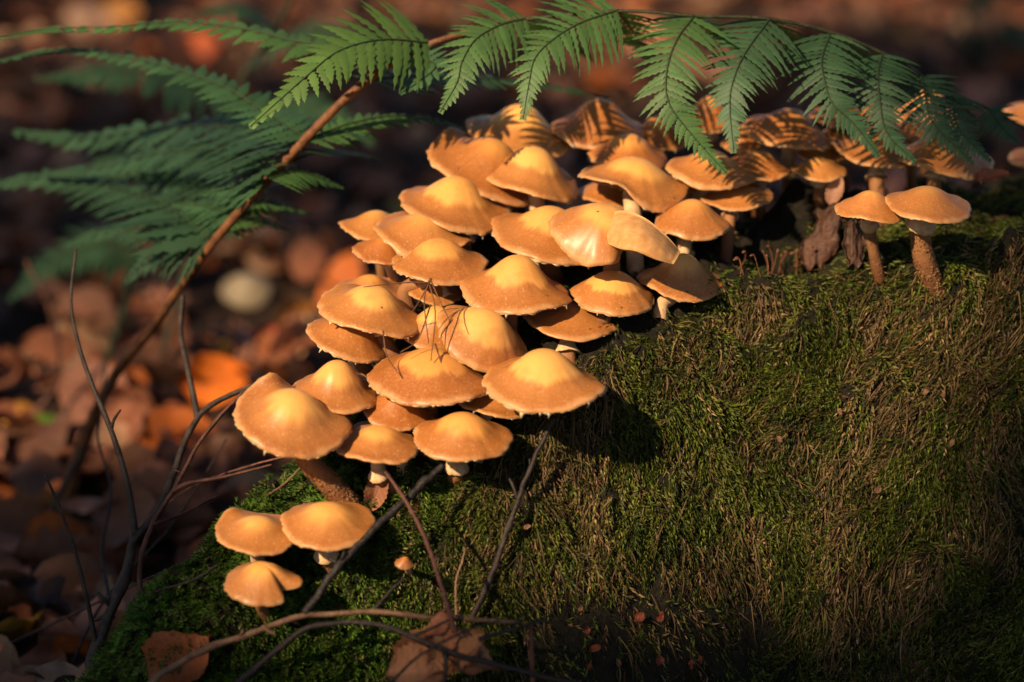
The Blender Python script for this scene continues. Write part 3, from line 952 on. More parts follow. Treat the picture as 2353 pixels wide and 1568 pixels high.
mushroom("wide flat mushroom at the foot of the stump on a pale ringed stem", 644, 861, 1159, 1250, 3, 3, 0, u=.4, sg=.5, zone=.45, soft=.2, tint=.2, stem=[(748, 1240), (752, 1285), (772, 1325)], ringt=.52, scales=160, fringe=10, bigf=0)
mushroom("flat mushroom with a button crown and upturned rim, rising over the notched one", 493, 686, 1190, 1262, 2, 2, 0, u=.55, sg=.32, zone=.35, soft=.15, tint=.2, stem=[(590, 1255), (592, 1290), (600, 1340)], ring=False, fringe=8, bigf=0, feat=[('up', PI - .75, .42, .26)])
mushroom("notched mushroom lowest on the moss, its cap split on one side", 518, 692, 1292, 1382, 3, 4, 0, u=.35, q=1.9, zone=.4, soft=.2, tint=.25, stem=[(598, 1372), (602, 1400), (622, 1430)], ringt=.35, scales=60, fringe=6, bigf=0, feat=[('notch', RIGHT - .55, .22, .55), ('up', RIGHT + .1, .3, .1)])
# --- the group on the right
mushroom("pale thin-edged mushroom behind the fern, nearest the large fern-striped cap", 1864, 2015, 238, 303, 8, 0, .0, zone=.2, soft=.3, tint=.2)
mushroom("deep orange mushroom mostly hidden by hanging fern tips", 1925, 2082, 220, 335, 3, 0, .008, zone=.2, soft=.3, tint=1)
mushroom("brown mushroom with a big white ring round its stem, under the fern tips", 1911, 2112, 288, 387, 6, 0, -.004, stem=[(2013, 375), (2015, 425), (2020, 500)], ringt=.42, zone=.2, soft=.3, tint=.5)
mushroom("fern-striped mushroom with wide flattened cap, beside the mossy shoulder", 2060, 2277, 298, 410, 5, 0, -.008, stem=[(2150, 400), (2145, 440), (2145, 520)], zone=.3, soft=.3, tint=.2, u=.35)
mushroom("small flat-domed mushroom standing by the bark on a scaly dark stem", 1920, 2078, 437, 515, 4, 0, -.05, stem=[(1998, 505), (1999, 530), (2008, 580), (2022, 645)], ringt=.28, scales=520, zone=.2, soft=.3, tint=.3, fringe=10, bigf=0)
mushroom("mushroom on a stout scaly stem bent at the foot, standing on the mossy lip", 2032, 2231, 428, 512, 4, 0, -.056, stem=[(2120, 505), (2115, 530), (2122, 590), (2148, 662)], ringt=.26, scales=620, zone=.2, soft=.3, tint=.3, fringe=10, bigf=0, r=.0038)
mushroom("blurred sunlit mushroom far behind the fern gap", 2052, 2205, 196, 300, 5, 0, .05, zone=.2, soft=.3, tint=.1)
mushroom("soft tan mushroom behind the drooping end of the fern, above its smaller companion", 2306, 2480, 232, 300, 5, 0, .05, zone=.2, soft=.3, tint=.2)
mushroom("smaller tan mushroom under the drooping end of the fern, above the mossy shoulder", 2320, 2460, 345, 398, 5, 0, .03, zone=.2, soft=.3, tint=.2)
mushroom("olive shaded mushroom deep between the fern-striped cap and the ringed one", 1828, 1945, 330, 378, 4, 0, .004, zone=.2, soft=.3, tint=.2)
mushroom("pale lower cap below the olive shaded mushroom, over the dark hollow", 1818, 1945, 362, 418, 2, 0, -.004, zone=.2, soft=.3, tint=.1)
mushroom("small dark cap wedged between the white-ringed mushroom and its fern-striped neighbour", 2040, 2150, 268, 330, 3, 0, .012, zone=.2, soft=.3, tint=.7)
mushroom("half hidden tan cap behind the large fern-striped one, touching the fern", 1860, 1975, 292, 350, 4, 0, .010, zone=.2, soft=.3, tint=.4)
mushroom("small amber cap in the back row between the two fern-striped cones", 1655, 1760, 288, 352, -3, 0, .004, zone=.3, soft=.3, tint=.6)
# baby mushroom in the moss below
mushroom("tiny orange button mushroom alone in the moss below the cluster", 908, 950, 1270, 1310, 12, 6, d=.938, stem=[(935, 1305), (942, 1318)], ring=False, r=.0011, zone=.2, soft=.3, tint=1, fringe=0, u=.1, q=2.6)

# ------------------------------------------------------------------ ferns
def pinna(fern, origin, pts, hw, npair, nhint, color, droop=0.14, swept=78, tipcol=1.25, mid=(0.026, 0.046, 0.018), taper=1.0, mr=0.0005):
    """one leaflet row: a midrib with toothed pinnules on both sides. pts: survey (x, y, depth); hw: half width in survey units"""
    W = np.array([at(*p) for p in pts])
    n = 60
    C = spline(W, n)
    T, _, _ = frames(C)
    dm = np.mean([p[2] for p in pts])
    hwm = hw * 1.58 * PX * dm
    L = np.linalg.norm(np.diff(C, axis=0), axis=1).sum()
    g = Acc()
    nh = nrm(nhint)
    npair = int(npair * 1.25)
    sp = L / npair
    for k in range(npair):
        t = (k + 0.6) / npair
        i = min(int(t * (n - 1)), n - 2)
        w = t * (n - 1) - i
        p = C[i] * (1 - w) + C[i + 1] * w
        Ti = nrm(T[i])
        Nn = nrm(nh - Ti * (nh @ Ti))
        Bv = np.cross(Nn, Ti)
        prof = min(1.0, 0.85 + t * 1.2) * (1 - t) ** (1.15 * taper) + 0.06
        for sgn in (1, -1):
            ln = hwm * prof * rng.uniform(0.86, 1.12)
            a = R(swept - 26 * t + rng.uniform(-8, 8))
            ax = nrm(Ti * math.cos(a) + Bv * sgn * math.sin(a) + Nn * rng.uniform(-0.12, 0.10))
            wd = nrm(np.cross(Nn, ax))
            w0 = sp * rng.uniform(0.48, 0.66)
            m = 13
            s = np.linspace(0, 1, m)
            tooth = 1 - 0.46 * (np.arange(m) % 2) * rng.uniform(0.5, 1.2, m)
            wid = w0 * np.minimum(1, (1 - s) * 1.6 + 0.02) ** 0.8 * np.where(s < .12, 0.9, 1) * tooth
            wid[-1] = w0 * 0.04
            cur = -droop * ln * s ** 2
            cen = p + ax * (ln * s)[:, None] + Nn * cur[:, None] * 0.6 + np.array([0, 0, 1]) * (cur * 0.5)[:, None] + Ti * (0.10 * ln * s ** 2)[:, None]
            cr = Nn * 0.18
            Lf = cen + wd * wid[:, None] - cr * wid[:, None]
            Rf = cen - wd * wid[:, None] - cr * wid[:, None]
            V = np.stack([Lf, cen, Rf], 1).reshape(-1, 3)
            ii = np.arange(m - 1) * 3
            q = np.vstack([np.stack([ii, ii + 3, ii + 4, ii + 1], -1), np.stack([ii + 1, ii + 4, ii + 5, ii + 2], -1)])
            cc = np.asarray(color) * rng.uniform(0.8, 1.2) * (1 + (tipcol - 1) * t)
            g.add(V - origin, quads_to_tris(q), cc)
    # blade end
    e = C[-10:]
    wv = np.linspace(1, 0.05, 10) * sp * 0.55
    Nn = nrm(nh - T[-5] * (nh @ T[-5]))
    Bv = np.cross(Nn, T[-5])
    V = np.stack([e + Bv * wv[:, None], e, e - Bv * wv[:, None]], 1).reshape(-1, 3)
    ii = np.arange(9) * 3
    q = np.vstack([np.stack([ii, ii + 3, ii + 4, ii + 1], -1), np.stack([ii + 1, ii + 4, ii + 5, ii + 2], -1)])
    g.add(V - origin, quads_to_tris(q), np.asarray(color) * tipcol)
    o = g.build("pinna", M_FERN, parent=fern, smooth=False)
    b = Acc()
    b.tube(C - origin + nh * 0.0003, np.linspace(mr, mr * 0.3, n), 5)
    r = b.build("midrib", M_MIDRIB, parent=o)
    r.color = (*mid, 1)
    return o

def stem_part(fern, origin, pts, widths, color, name="stem", sides=9, n=90):
    W = np.array([list(at(*p)) + [w * PX * p[2] / 2] for p, w in zip(pts, widths)])
    C = spline(W, n)
    g = Acc()
    g.tube(C[:, :3] - origin, np.maximum(C[:, 3], 0.0003), sides, rough=0.10, seed=int(rng.integers(999)))
    o = g.build(name, M_BARK, parent=fern)
    o.color = (*color, 1)
    return o

CAMN = -FW * 0.85 + UP * 0.45 + RT * -0.25
UPN = np.array([0, -0.25, 1.0])
rach = [(110, 1290, 1.235), (180, 1050, 1.22), (260, 870, 1.17), (350, 755, 1.13), (480, 570, 1.085), (700, 322, 1.05), (850, 180, 1.042), (990, 100, 1.038),
        (1200, 45, 1.032), (1420, 26, 1.028), (1600, 37, 1.026), (1769, 44, 1.026), (1909, 75, 1.03), (2029, 123, 1.034), (2117, 174, 1.038), (2192, 215, 1.04), (2270, 249, 1.045), (2370, 305, 1.05)]
rw = [46, 36, 24, 21, 22, 22, 20, 15, 10, 9, 9, 9, 9, 8, 8, 7, 6, 5]
O = at(*rach[0])
fern = empty("fern", O)
tag(fern, "green fern with brown stalk arching over the mushroom cluster", "fern")
stem_part(fern, O, rach[:9], rw[:9], (0.21, 0.085, 0.032), "stem")
stem_part(fern, O, rach[8:], rw[8:], (0.045, 0.052, 0.020), "rachis", 7)
G1 = (0.088, 0.172, 0.042)      # yellow green of sunlit leaflets, light put into the colour
G2 = (0.068, 0.150, 0.046)
G3 = (0.050, 0.120, 0.054)      # blue green of shaded leaflets, shade put into the colour
G4 = (0.036, 0.086, 0.044)  # darker blue green, deeper shade put into the leaflet colour
FRONDS = [
    ([(990, 100, .985), (880, 92, .972), (780, 118, .962), (700, 180, .955), (575, 292, .950)], 105, 17, CAMN, G1),
    ([(1212, 43, .975), (1151, 58, .968), (1093, 92, .962), (1062, 143, .958), (1050, 191, .955), (1012, 258, .952)], 92, 20, CAMN, G2),
    ([(1420, 24, .97), (1331, 55, .963), (1267, 95, .958), (1229, 136, .955), (1216, 191, .952), (1202, 273, .950)], 100, 22, CAMN, G2),
    ([(1596, 37, .97), (1556, 92, .962), (1533, 160, .957), (1536, 235, .953), (1590, 310, .951), (1668, 398, .949)], 86, 24, CAMN, G2),
    ([(1769, 44, .97), (1715, 119, .962), (1688, 177, .957), (1677, 239, .955), (1686, 350, .950)], 92, 22, CAMN, G3),
    ([(1909, 75, .975), (1889, 136, .967), (1896, 191, .962), (1913, 239, .959), (1960, 283, .957), (2020, 360, .955)], 82, 23, CAMN, G3),
    ([(2029, 123, .98), (2018, 170, .972), (2023, 239, .968), (2039, 307, .965), (2102, 372, .962)], 74, 21, CAMN, G3),
    ([(2117, 174, .985), (2127, 218, .978), (2144, 283, .974), (2236, 375, .970)], 64, 19, CAMN, G4),
    ([(2192, 215, .99), (2194, 273, .983), (2219, 317, .980), (2276, 370, .977)], 54, 17, CAMN, G4),
    ([(2270, 249, 1.0), (2301, 290, .994), (2337, 329, .990)], 44, 13, CAMN, G4),
    # the far side of the arch, pointing away
    ([(1212, 43, .975), (1255, 62, 1.01), (1310, 95, 1.05), (1360, 140, 1.09)], 60, 15, UPN, G3),
    ([(1420, 24, .97), (1450, 70, 1.01), (1490, 120, 1.05), (1530, 165, 1.09)], 60, 15, UPN, G3),
    ([(1596, 37, .97), (1640, 62, 1.01), (1690, 105, 1.05), (1740, 160, 1.09)], 58, 15, UPN, G3),
    ([(1769, 44, .97), (1810, 85, 1.01), (1850, 140, 1.05), (1880, 190, 1.08)], 56, 15, UPN, G4),
    ([(1909, 75, .975), (1960, 110, 1.01), (2000, 160, 1.04), (2040, 205, 1.07)], 50, 14, UPN, G4),
    ([(2029, 123, .98), (2080, 160, 1.01), (2130, 205, 1.04), (2170, 250, 1.06)], 46, 13, UPN, G4),
    ([(2117, 174, .985), (2165, 205, 1.01), (2210, 240, 1.03), (2245, 280, 1.05)], 40, 12, UPN, G4),
    # left-hand leaflets
    ([(930, 130, .99), (800, 112, 1.005), (678, 95, 1.012), (563, 68, 1.02), (409, 51, 1.03), (240, 63, 1.035), (120, 68, 1.035), (-15, 88, 1.035)], 62, 24, UPN, G2),
    ([(705, 318, 1.01), (650, 285, 1.02), (600, 252, 1.03), (511, 198, 1.04), (375, 150, 1.05), (239, 123, 1.055), (136, 112, 1.06), (-30, 146, 1.06)], 64, 25, UPN, G3),
    ([(480, 560, 1.06), (453, 525, 1.065), (375, 470, 1.09), (273, 433, 1.12), (170, 414, 1.14), (68, 409, 1.15), (-40, 432, 1.16)], 120, 20, UPN + RT * .3 - FW * .45, G4),
    ([(690, 335, 1.012), (600, 300, 1.06), (470, 290, 1.10), (330, 300, 1.13), (180, 318, 1.15), (30, 300, 1.17)], 130, 20, UPN - FW * .3, G4),
    ([(480, 550, 1.06), (410, 555, 1.07), (350, 585, 1.08), (285, 650, 1.085)], 75, 14, CAMN, G4),
    ([(600, 432, 1.035), (540, 432, 1.045), (465, 446, 1.055)], 55, 11, UPN - FW * .3, G3),
    ([(545, 492, 1.045), (470, 474, 1.055), (395, 470, 1.065)], 62, 12, UPN - FW * .3, G3),
    ([(640, 385, 1.035), (520, 350, 1.08), (380, 350, 1.11), (230, 385, 1.13), (90, 400, 1.15)], 90, 18, UPN - FW * .3, G4),
    ([(580, 455, 1.05), (480, 430, 1.09), (350, 400, 1.12), (200, 395, 1.14)], 90, 16, UPN - FW * .35, G4),
    ([(500, 545, 1.06), (400, 520, 1.10), (280, 520, 1.13), (150, 560, 1.15)], 95, 15, UPN - FW * .45, G4),
    # right-hand leaflets of the stalk
    ([(705, 322, 1.01), (800, 287, 1.02), (900, 268, 1.03), (1000, 275, 1.04), (1078, 297, 1.05)], 60, 16, UPN, G2),
    ([(850, 185, .997), (950, 175, 1.02), (1100, 180, 1.04), (1250, 195, 1.06), (1400, 228, 1.07)], 62, 22, UPN, G3),
    ([(690, 345, 1.015), (750, 345, 1.05), (820, 352, 1.08), (880, 372, 1.10)], 55, 12, UPN, G4),
    ([(620, 412, 1.03), (690, 396, 1.04), (790, 432, 1.05)], 52, 12, UPN - FW * .2, G2),
    ([(560, 480, 1.045), (620, 468, 1.05), (718, 492, 1.06)], 38, 11, UPN - FW * .2, G2),
    ([(520, 520, 1.055), (590, 505, 1.06), (668, 532, 1.07)], 36, 10, UPN - FW * .2, G2),
    ([(930, 120, .99), (1000, 150, .98), (960, 190, .975), (920, 215, .972)], 45, 10, CAMN, G3),
]
for pts, hw, npair, nh, c in FRONDS:
    # hang every leaflet from the stalk itself
    rp = np.array([(a, b) for a, b, _ in rach], float)
    k = int(np.argmin(np.linalg.norm(rp - np.array(pts[0][:2]), axis=1)))
    off = rach[k][2] - pts[0][2]
    pinna(fern, O, [(a, b, d_ + off) for a, b, d_ in pts], hw, npair, nh, c)

# ferns out of focus behind
def back_fern(label, stem_pts, widths, leaflets, color):
    o_ = at(*stem_pts[0])
    f = empty("fern", o_)
    tag(f, label, "fern")
    stem_part(f, o_, stem_pts, widths, color, "stem", 8, 40)
    for pts, hw, npair in leaflets:
        pinna(f, o_, pts, hw, npair, UPN - FW * .25, G4, mr=.001)
g1 = lambda px, py, d: (px, py, d)
back_fern("blurred dark fern with upright stalk behind the arching fern", [(330, 1010, 1.42), (420, 640, 1.42), (545, 210, 1.40), (620, 90, 1.38), (690, -40, 1.36)], [16, 15, 15, 14, 12],
          [([(545, 210, 1.40), (430, 195, 1.38), (300, 165, 1.36), (80, 180, 1.34)], 110, 15), ([(600, 120, 1.39), (700, 70, 1.36), (840, 95, 1.34), (900, 160, 1.33)], 90, 13),
           ([(500, 350, 1.40), (400, 380, 1.38), (280, 370, 1.36), (150, 420, 1.35)], 100, 14), ([(640, 60, 1.38), (560, 20, 1.36), (450, 30, 1.34)], 80, 12),
           ([(520, 290, 1.40), (640, 240, 1.36), (760, 260, 1.34), (860, 330, 1.33)], 100, 14)], (0.035, 0.040, 0.020))
back_fern("blurred low fern with two green stalks in the dark behind the red twigs", [(215, 1010, 1.46), (250, 820, 1.44), (310, 640, 1.42), (350, 500, 1.40)], [24, 20, 18, 12],
          [([(330, 580, 1.41), (240, 560, 1.40), (120, 600, 1.39), (20, 690, 1.38)], 90, 12), ([(345, 520, 1.40), (430, 500, 1.39), (540, 540, 1.38)], 80, 11)], (0.040, 0.055, 0.028))
back_fern("blurred fern tuft far behind the fern arch, at the sunny clearing", [(2250, 330, 2.5), (2260, 180, 2.5), (2230, 60, 2.45), (2200, -60, 2.4)], [18, 16, 14, 10],
          [([(2240, 90, 2.46), (2310, 60, 2.4), (2400, 120, 2.4)], 90, 12), ([(2250, 130, 2.48), (2180, 60, 2.4), (2110, 60, 2.4)], 90, 12), ([(2215, 0, 2.42), (2290, -40, 2.4), (2380, 0, 2.4)], 80, 12)], (0.10, 0.12, 0.05))

# ------------------------------------------------------------------ twigs
def twig(label, pts, w0, w1, color, forks=(), n=60, lift=0.0, knots=True):
    """pts: (x, y, depth) or (x, y) to lie on the moss"""
    def conv(ps, lf):
        out = []
        for p in ps:
            if len(p) == 3:
                out.append(at(*p))
            else:
                h, nn = hit(p[0], p[1], 0.95)
                out.append(h + (nn if nn is not None else -FW) * lf)
        return np.array(out)
    W = conv(pts, lift)
    C = spline(W, n)
    dm = float(np.mean((C - CAM) @ FW))
    o_ = W[0]
    g = Acc()
    rad = np.linspace(w0, w1, n) * 0.82 * PX * dm / 2
    if knots:
        for _ in range(max(2, n // 14)):
            k = rng.integers(2, n - 2)
            rad = rad + rad[k] * 0.28 * np.exp(-((np.arange(n) - k) / 0.9) ** 2)
    wob = (fbm(np.column_stack([np.arange(n) * 0.35, np.full(n, rng.uniform(0, 99)), np.zeros(n)]), 77, 3) - 0.5)
    wob2 = (fbm(np.column_stack([np.arange(n) * 0.35, np.full(n, rng.uniform(0, 99)), np.ones(n)]), 78, 3) - 0.5)
    C = C + wob[:, None] * UP * rad[:, None] * 0.9 + wob2[:, None] * RT * rad[:, None] * 0.9
    g.tube(C - o_, rad, 9, rough=0.26, seed=int(rng.integers(999)))
    for _ in range(4 if n >= 60 and w0 > 10 else 1):
        k = int(rng.integers(6, n - 6))
        dv = nrm(rng.normal(0, 1, 3) * np.array([1, .4, 1]) + nrm(C[k + 1] - C[k]) * 0.9)
        g.tube(np.array([C[k], C[k] + dv * rad[k] * 2.2, C[k] + dv * rad[k] * rng.uniform(2.8, 4.5)]) - o_, np.array([.55, .42, .34]) * rad[k], 6)
    o = g.build("twig", M_BARK, loc=o_)
    o.color = (*color, 1)
    tag(o, label, "twig", "dead twigs round the foot of the stump")
    for fp, fw0, fw1 in forks:
        Wf = conv(fp, lift)
        Cf = spline(Wf, 30)
        d2 = float(np.mean((Cf - CAM) @ FW))
        g2 = Acc()
        rf = np.linspace(fw0, fw1, 30) * PX * d2 / 2
        g2.tube(Cf - o_, rf, 8, rough=0.16, seed=int(rng.integers(999)))
        s = g2.build("side_shoot", M_BARK, parent=o)
        s.color = (*color, 1)
    return o

GREYB = (0.060, 0.042, 0.032)
DARKB = (0.030, 0.020, 0.018)
REDB = (0.110, 0.040, 0.028)
TANB = (0.200, 0.115, 0.062)
twig("dark forked branch rising from the stump's foot towards the largest tilted mushroom", [(205, 1600, .99), (222, 1490, .995), (285, 1340, 1.0), (312, 1235, 1.005), (368, 1168, 1.01), (402, 1075, 1.02), (455, 962, 1.03), (520, 912, 1.03), (620, 872, 1.02)], 34, 12, GREYB,
     [([(455, 962, 1.03), (432, 850, 1.045), (415, 765, 1.06), (420, 680, 1.07)], 15, 11),
      ([(312, 1235, 1.005), (290, 1100, 1.01), (250, 975, 1.015), (210, 880, 1.02), (180, 790, 1.025), (163, 690, 1.03), (175, 572, 1.035)], 17, 6),
      ([(256, 988, 1.015), (262, 965, 1.012), (277, 942, 1.01)], 9, 5), ([(222, 1490, .995), (200, 1380, .99), (172, 1265, .985), (140, 1175, .98), (104, 1092, .975)], 13, 6)])
twig("reddish branched twig running alongside the dark forked branch", [(308, 1600, .975), (330, 1430, .98), (322, 1310, .985), (345, 1215, .99), (400, 1125, .995), (470, 1000, 1.0), (560, 898, 1.005)], 20, 9, REDB,
     [([(395, 1133, .995), (430, 1112, .992), (520, 1095, .99), (625, 1068, .985)], 13, 5), ([(352, 1205, .99), (420, 1180, 1.0), (500, 1140, 1.01)], 9, 4), ([(328, 1425, .98), (345, 1418, .978), (358, 1405, .975)], 9, 5)])
twig("thin straight brown stalk leaning on the moss behind the thick scaly stem", [(618, 1145), (650, 1115, .965), (690, 1075, .96)], 8, 5, TANB, lift=.002)
twig("pale brown twig lying right across the foot of the moss", [(300, 1600, .925), (450, 1502, .925), (560, 1462, .925), (640, 1432, .925), (700, 1416, .925), (850, 1407, .925), (1000, 1420, .925), (1190, 1429, .928)], 21, 13, (0.19, 0.105, 0.06),
     [([(605, 1440, .925), (620, 1452, .922), (633, 1458, .92)], 12, 6), ([(1005, 1420, .925), (1035, 1438, .92), (1065, 1462, .918)], 12, 8)])
twig("dark bent twig curving below the pale brown one", [(500, 1610, .92), (640, 1492, .92), (700, 1445, .92), (770, 1432, .92), (860, 1433, .918), (930, 1456, .915), (1000, 1485, .912), (1080, 1512, .91), (1250, 1556, .91), (1400, 1590, .91)], 17, 14, DARKB,
     [([(945, 1462, .914), (990, 1445, .915), (1030, 1425, .917)], 9, 6), ([(1020, 1492, .912), (1025, 1530, .91), (1020, 1575, .905)], 12, 8), ([(1100, 1470, .915), (1180, 1445, .915), (1260, 1425, .915)], 12, 6)])
twig("straight red-brown twig leaning up to the low mushroom with scaly stem", [(1046, 1455, .918), (1020, 1365, .92), (975, 1235, .925), (925, 1140, .935), (885, 1085, .94)], 15, 9, REDB)
_a, _b = (float((hit(q[0], q[1], .95)[0] - CAM) @ FW) for q in ((1080, 1428), (1275, 1100)))
_dl = lambda py: (_a - .008) + ((_b - .016) - (_a - .008)) * (1428 - py) / (1428 - 1100)
twig("dark straight stick standing up against the mossy face", [(x, y, _dl(y)) for x, y in ((1080, 1428), (1130, 1322), (1162, 1228), (1190, 1150), (1225, 1060), (1274, 962))], 18, 13, DARKB, [([(1190, 1150, _dl(1150)), (1180, 1120, _dl(1150)), (1163, 1085, _dl(1150) + .003)], 9, 6)])
twig("thick blackened stick half sunk in the moss under the low mushrooms", [(700, 1410, .925), (780, 1300, .93), (850, 1225, .935), (930, 1150, .94), (1020, 1068, .945)], 22, 20, (0.016, 0.012, 0.012))
twig("short red twig standing on bare dark wood by the crumpled leaf", [(1226, 1600, .915), (1222, 1520, .915), (1220, 1432, .918)], 15, 11, (0.17, 0.055, 0.032))
twig("slender pale stalk standing in the moss between red twig and dark stick", [(1040, 1410), (1058, 1340), (1064, 1295), (1072, 1248)], 8, 6, TANB, lift=.007)

twig("thin brown twig lying in the litter below the reddish branched twig", [(20, 1480, 1.08), (150, 1420, 1.06), (330, 1335, 1.02), (470, 1270, .985)], 9, 5, (0.09, 0.045, 0.03))
twig("wispy red stem bowing from the stump towards the fern stalk", [(690, 1040, .99), (560, 1075, 1.01), (440, 1120, 1.03), (330, 1200, 1.05)], 6, 4, (0.20, 0.08, 0.05))
twig("short dark twig sticking out of the moss beside the notched mushroom", [(500, 1300, .955), (440, 1335, .95), (345, 1362, .945)], 9, 5, DARKB)
twig("crooked black twig rising between the forked branch and the fern stalk", [(260, 1420, 1.03), (235, 1270, 1.06), (255, 1130, 1.08), (225, 1000, 1.10), (250, 880, 1.12)], 11, 5, DARKB)
twig("long thin dark stalk slanting behind the reddish branched twig", [(150, 1560, 1.06), (240, 1380, 1.06), (400, 1200, 1.06), (520, 1010, 1.07)], 9, 5, DARKB)
twig("thin black twig crossing in front of the crumpled leaf", [(880, 1590, .905), (960, 1510, .905), (1060, 1455, .905), (1150, 1425, .908)], 9, 5, DARKB)
twig("short black twig stuck in the moss near the tiny button mushroom", [(860, 1400, .93), (905, 1350, .93), (930, 1330, .932)], 8, 5, DARKB)
twig("dark mossy dead stalk leaning next to the fern stalk's foot", [(60, 1330, 1.2), (140, 1130, 1.2), (215, 980, 1.22), (245, 830, 1.24)], 20, 9, (0.035, 0.03, 0.018))
twig("brown curved stem rising from the litter behind the bright green leaf", [(60, 960, 1.36), (120, 900, 1.36), (135, 820, 1.35), (110, 700, 1.34), (60, 600, 1.33)], 16, 9, (0.17, 0.075, 0.05))
# ------------------------------------------------------------------ leaves
def leaf_arrays(L, Wd, curl, fold, lobes=0, nu=12, nv=5, seed=0, wav=0.06):
    rs = np.random.default_rng(seed)
    u = np.linspace(0, 1, nu)
    prof = np.sin(np.pi * u ** 0.85) ** 0.75 * 0.98 + 0.02
    if lobes:
        prof = prof * (0.72 + 0.28 * np.cos(u * lobes * 2 * np.pi + rs.uniform(0, 6)))
    prof = prof * (1 + rs.normal(0, 0.05, nu))
    prof[0] = 0.03; prof[-1] = 0.02
    v = np.linspace(-1, 1, nv)
    U, V = np.meshgrid(u, v, indexing='ij')
    X = (U - 0.5) * L
    Y = V * prof[:, None] * Wd / 2
    a = curl * (U - 0.4)
    Z = L * 0.35 * curl * (U - 0.5) ** 2 + np.abs(V) ** 1.4 * prof[:, None] * Wd * 0.5 * fold + L * wav * np.sin(U * 7 + rs.uniform(0, 6) + V * 2) * np.abs(V)
    Z = Z + rs.normal(0, L * 0.006, Z.shape)
    ve = np.exp(-(V / 0.14) ** 2) + 0.5 * (np.abs(((U * 8 + np.abs(V) * 1.6) % 1) - 0.5) < 0.12)
    return np.column_stack([X.ravel(), Y.ravel(), Z.ravel()]), grid_faces(nu, nv), np.clip(ve.ravel(), 0, 1)

LEAFM = []
for k in range(12):
    V, Fq, ve = leaf_arrays(1.0, rng.uniform(0.5, 0.75), rng.uniform(-0.9, 1.3), rng.uniform(-0.2, 0.9), 0 if k % 3 else 4, 13, 5, k, rng.uniform(.03, .12))
    me_o = mesh("leaf_shape", V, Fq, M_LEAF, attrs={'vein': ('FLOAT', ve)})
    LEAFM.append((me_o.data, V, Fq, ve))
    bpy.data.objects.remove(me_o)

def rotm(rz, rx, ry):
    cz, sz, cx, sx_, cyy, syy = math.cos(rz), math.sin(rz), math.cos(rx), math.sin(rx), math.cos(ry), math.sin(ry)
    return np.array([[cz, -sz, 0], [sz, cz, 0], [0, 0, 1]]) @ np.array([[1, 0, 0], [0, cx, -sx_], [0, sx_, cx]]) @ np.array([[cyy, 0, syy], [0, 1, 0], [-syy, 0, cyy]])

PAL = {'rust': (0.34, 0.125, 0.062), 'brown': (0.23, 0.105, 0.062), 'orange': (0.52, 0.135, 0.022), 'buff': (0.50, 0.29, 0.17), 'dark': (0.060, 0.027, 0.018), 'pink': (0.48, 0.215, 0.14), 'yellow': (0.55, 0.32, 0.04), 'green': (0.10, 0.17, 0.03), 'red': (0.36, 0.05, 0.03)}
def leaf(label, P, L, color, rz, rx, ry, group=None, k=None, name="fallen_leaf"):
    me = LEAFM[rng.integers(12) if k is None else k][0]
    o = bpy.data.objects.new(name, me)
    col.objects.link(o)
    o.location = P
    o.scale = (L, L, L)
    from mathutils import Matrix
    o.rotation_euler = Matrix(rotm(rz, rx, ry).tolist()).to_euler()
    j = rng.uniform(0.8, 1.2)
    o.color = (color[0] * j, color[1] * j, color[2] * j, 1)
    tag(o, label, "leaf", group)
    return o

LEAFNAMES = {'rust': 'rust brown', 'brown': 'dull brown', 'orange': 'bright orange', 'buff': 'pale buff', 'pink': 'pinkish brown'}
# the carpet of leaves nobody could count
def litter():
    g, vv = Acc(), []
    keys = ['rust', 'brown', 'orange', 'buff', 'dark', 'pink', 'yellow', 'red']
    pr = np.array([.25, .24, .05, .13, .12, .18, .012, .0]); pr /= pr.sum()
    for zone in range(2):
        n = 9000 if zone == 0 else 7000
        for _ in range(n):
            if zone == 0:
                y = -0.55 + 4.4 * rng.uniform() ** 1.3
                hwid = 0.55 + (y + 0.956) * 0.36
            else:
                y = rng.uniform(2.5, 14)
                hwid = 2.2 + y * 0.6
            x = rng.uniform(-hwid, hwid)
            if zone == 0 and x > -0.12 and -0.17 < y < 0.16 and x < .45:
                continue
            if zone == 0:
                qx, qy, qd = to_px(np.array([x, y, 0.02]))
                if any(abs(qx[0] - a) < w_ and -60 < qy[0] - b < 70 for a, b, w_ in ((565, 700, 130), (492, 900, 80), (432, 890, 60), (690, 755, 70))):
                    continue
            L = rng.uniform(0.028, 0.062) * (1 if zone == 0 else 1.5)
            if zone == 0:
                _, V, Fq, ve = LEAFM[rng.integers(12)]
            else:
                V, Fq, ve = COARSE[rng.integers(4)]
            Mx = rotm(rng.uniform(0, 6.28), rng.normal(0, 0.35), rng.normal(0, 0.30))
            c = np.array(PAL[keys[rng.choice(len(keys), p=pr)]]) * rng.uniform(0.55, 1.15)
            W = V @ Mx.T * L + np.array([x, y, 0.010 + rng.uniform(0, 0.022)])
            g.add(W, quads_to_tris(Fq), c)
            vv.append(ve)
    V = np.vstack(g.v)
    # settle on the ground
    cx, cyv = V[:, 0], V[:, 1]
    V[:, 2] += ground_z(cx, cyv)
    o = mesh("leaf_litter", V, np.vstack(g.f), M_LITTER, attrs={'col': ('FLOAT_COLOR', np.vstack(g.c)), 'vein': ('FLOAT', np.concatenate(vv))})
    tag(o, "carpet of brown and rust fallen leaves on the forest floor", "leaf litter", kind="stuff")
COARSE = [leaf_arrays(1.0, .62, rng.uniform(-.8, 1.2), rng.uniform(0, .8), 0, 6, 3, 50 + k) for k in range(4)]
litter()

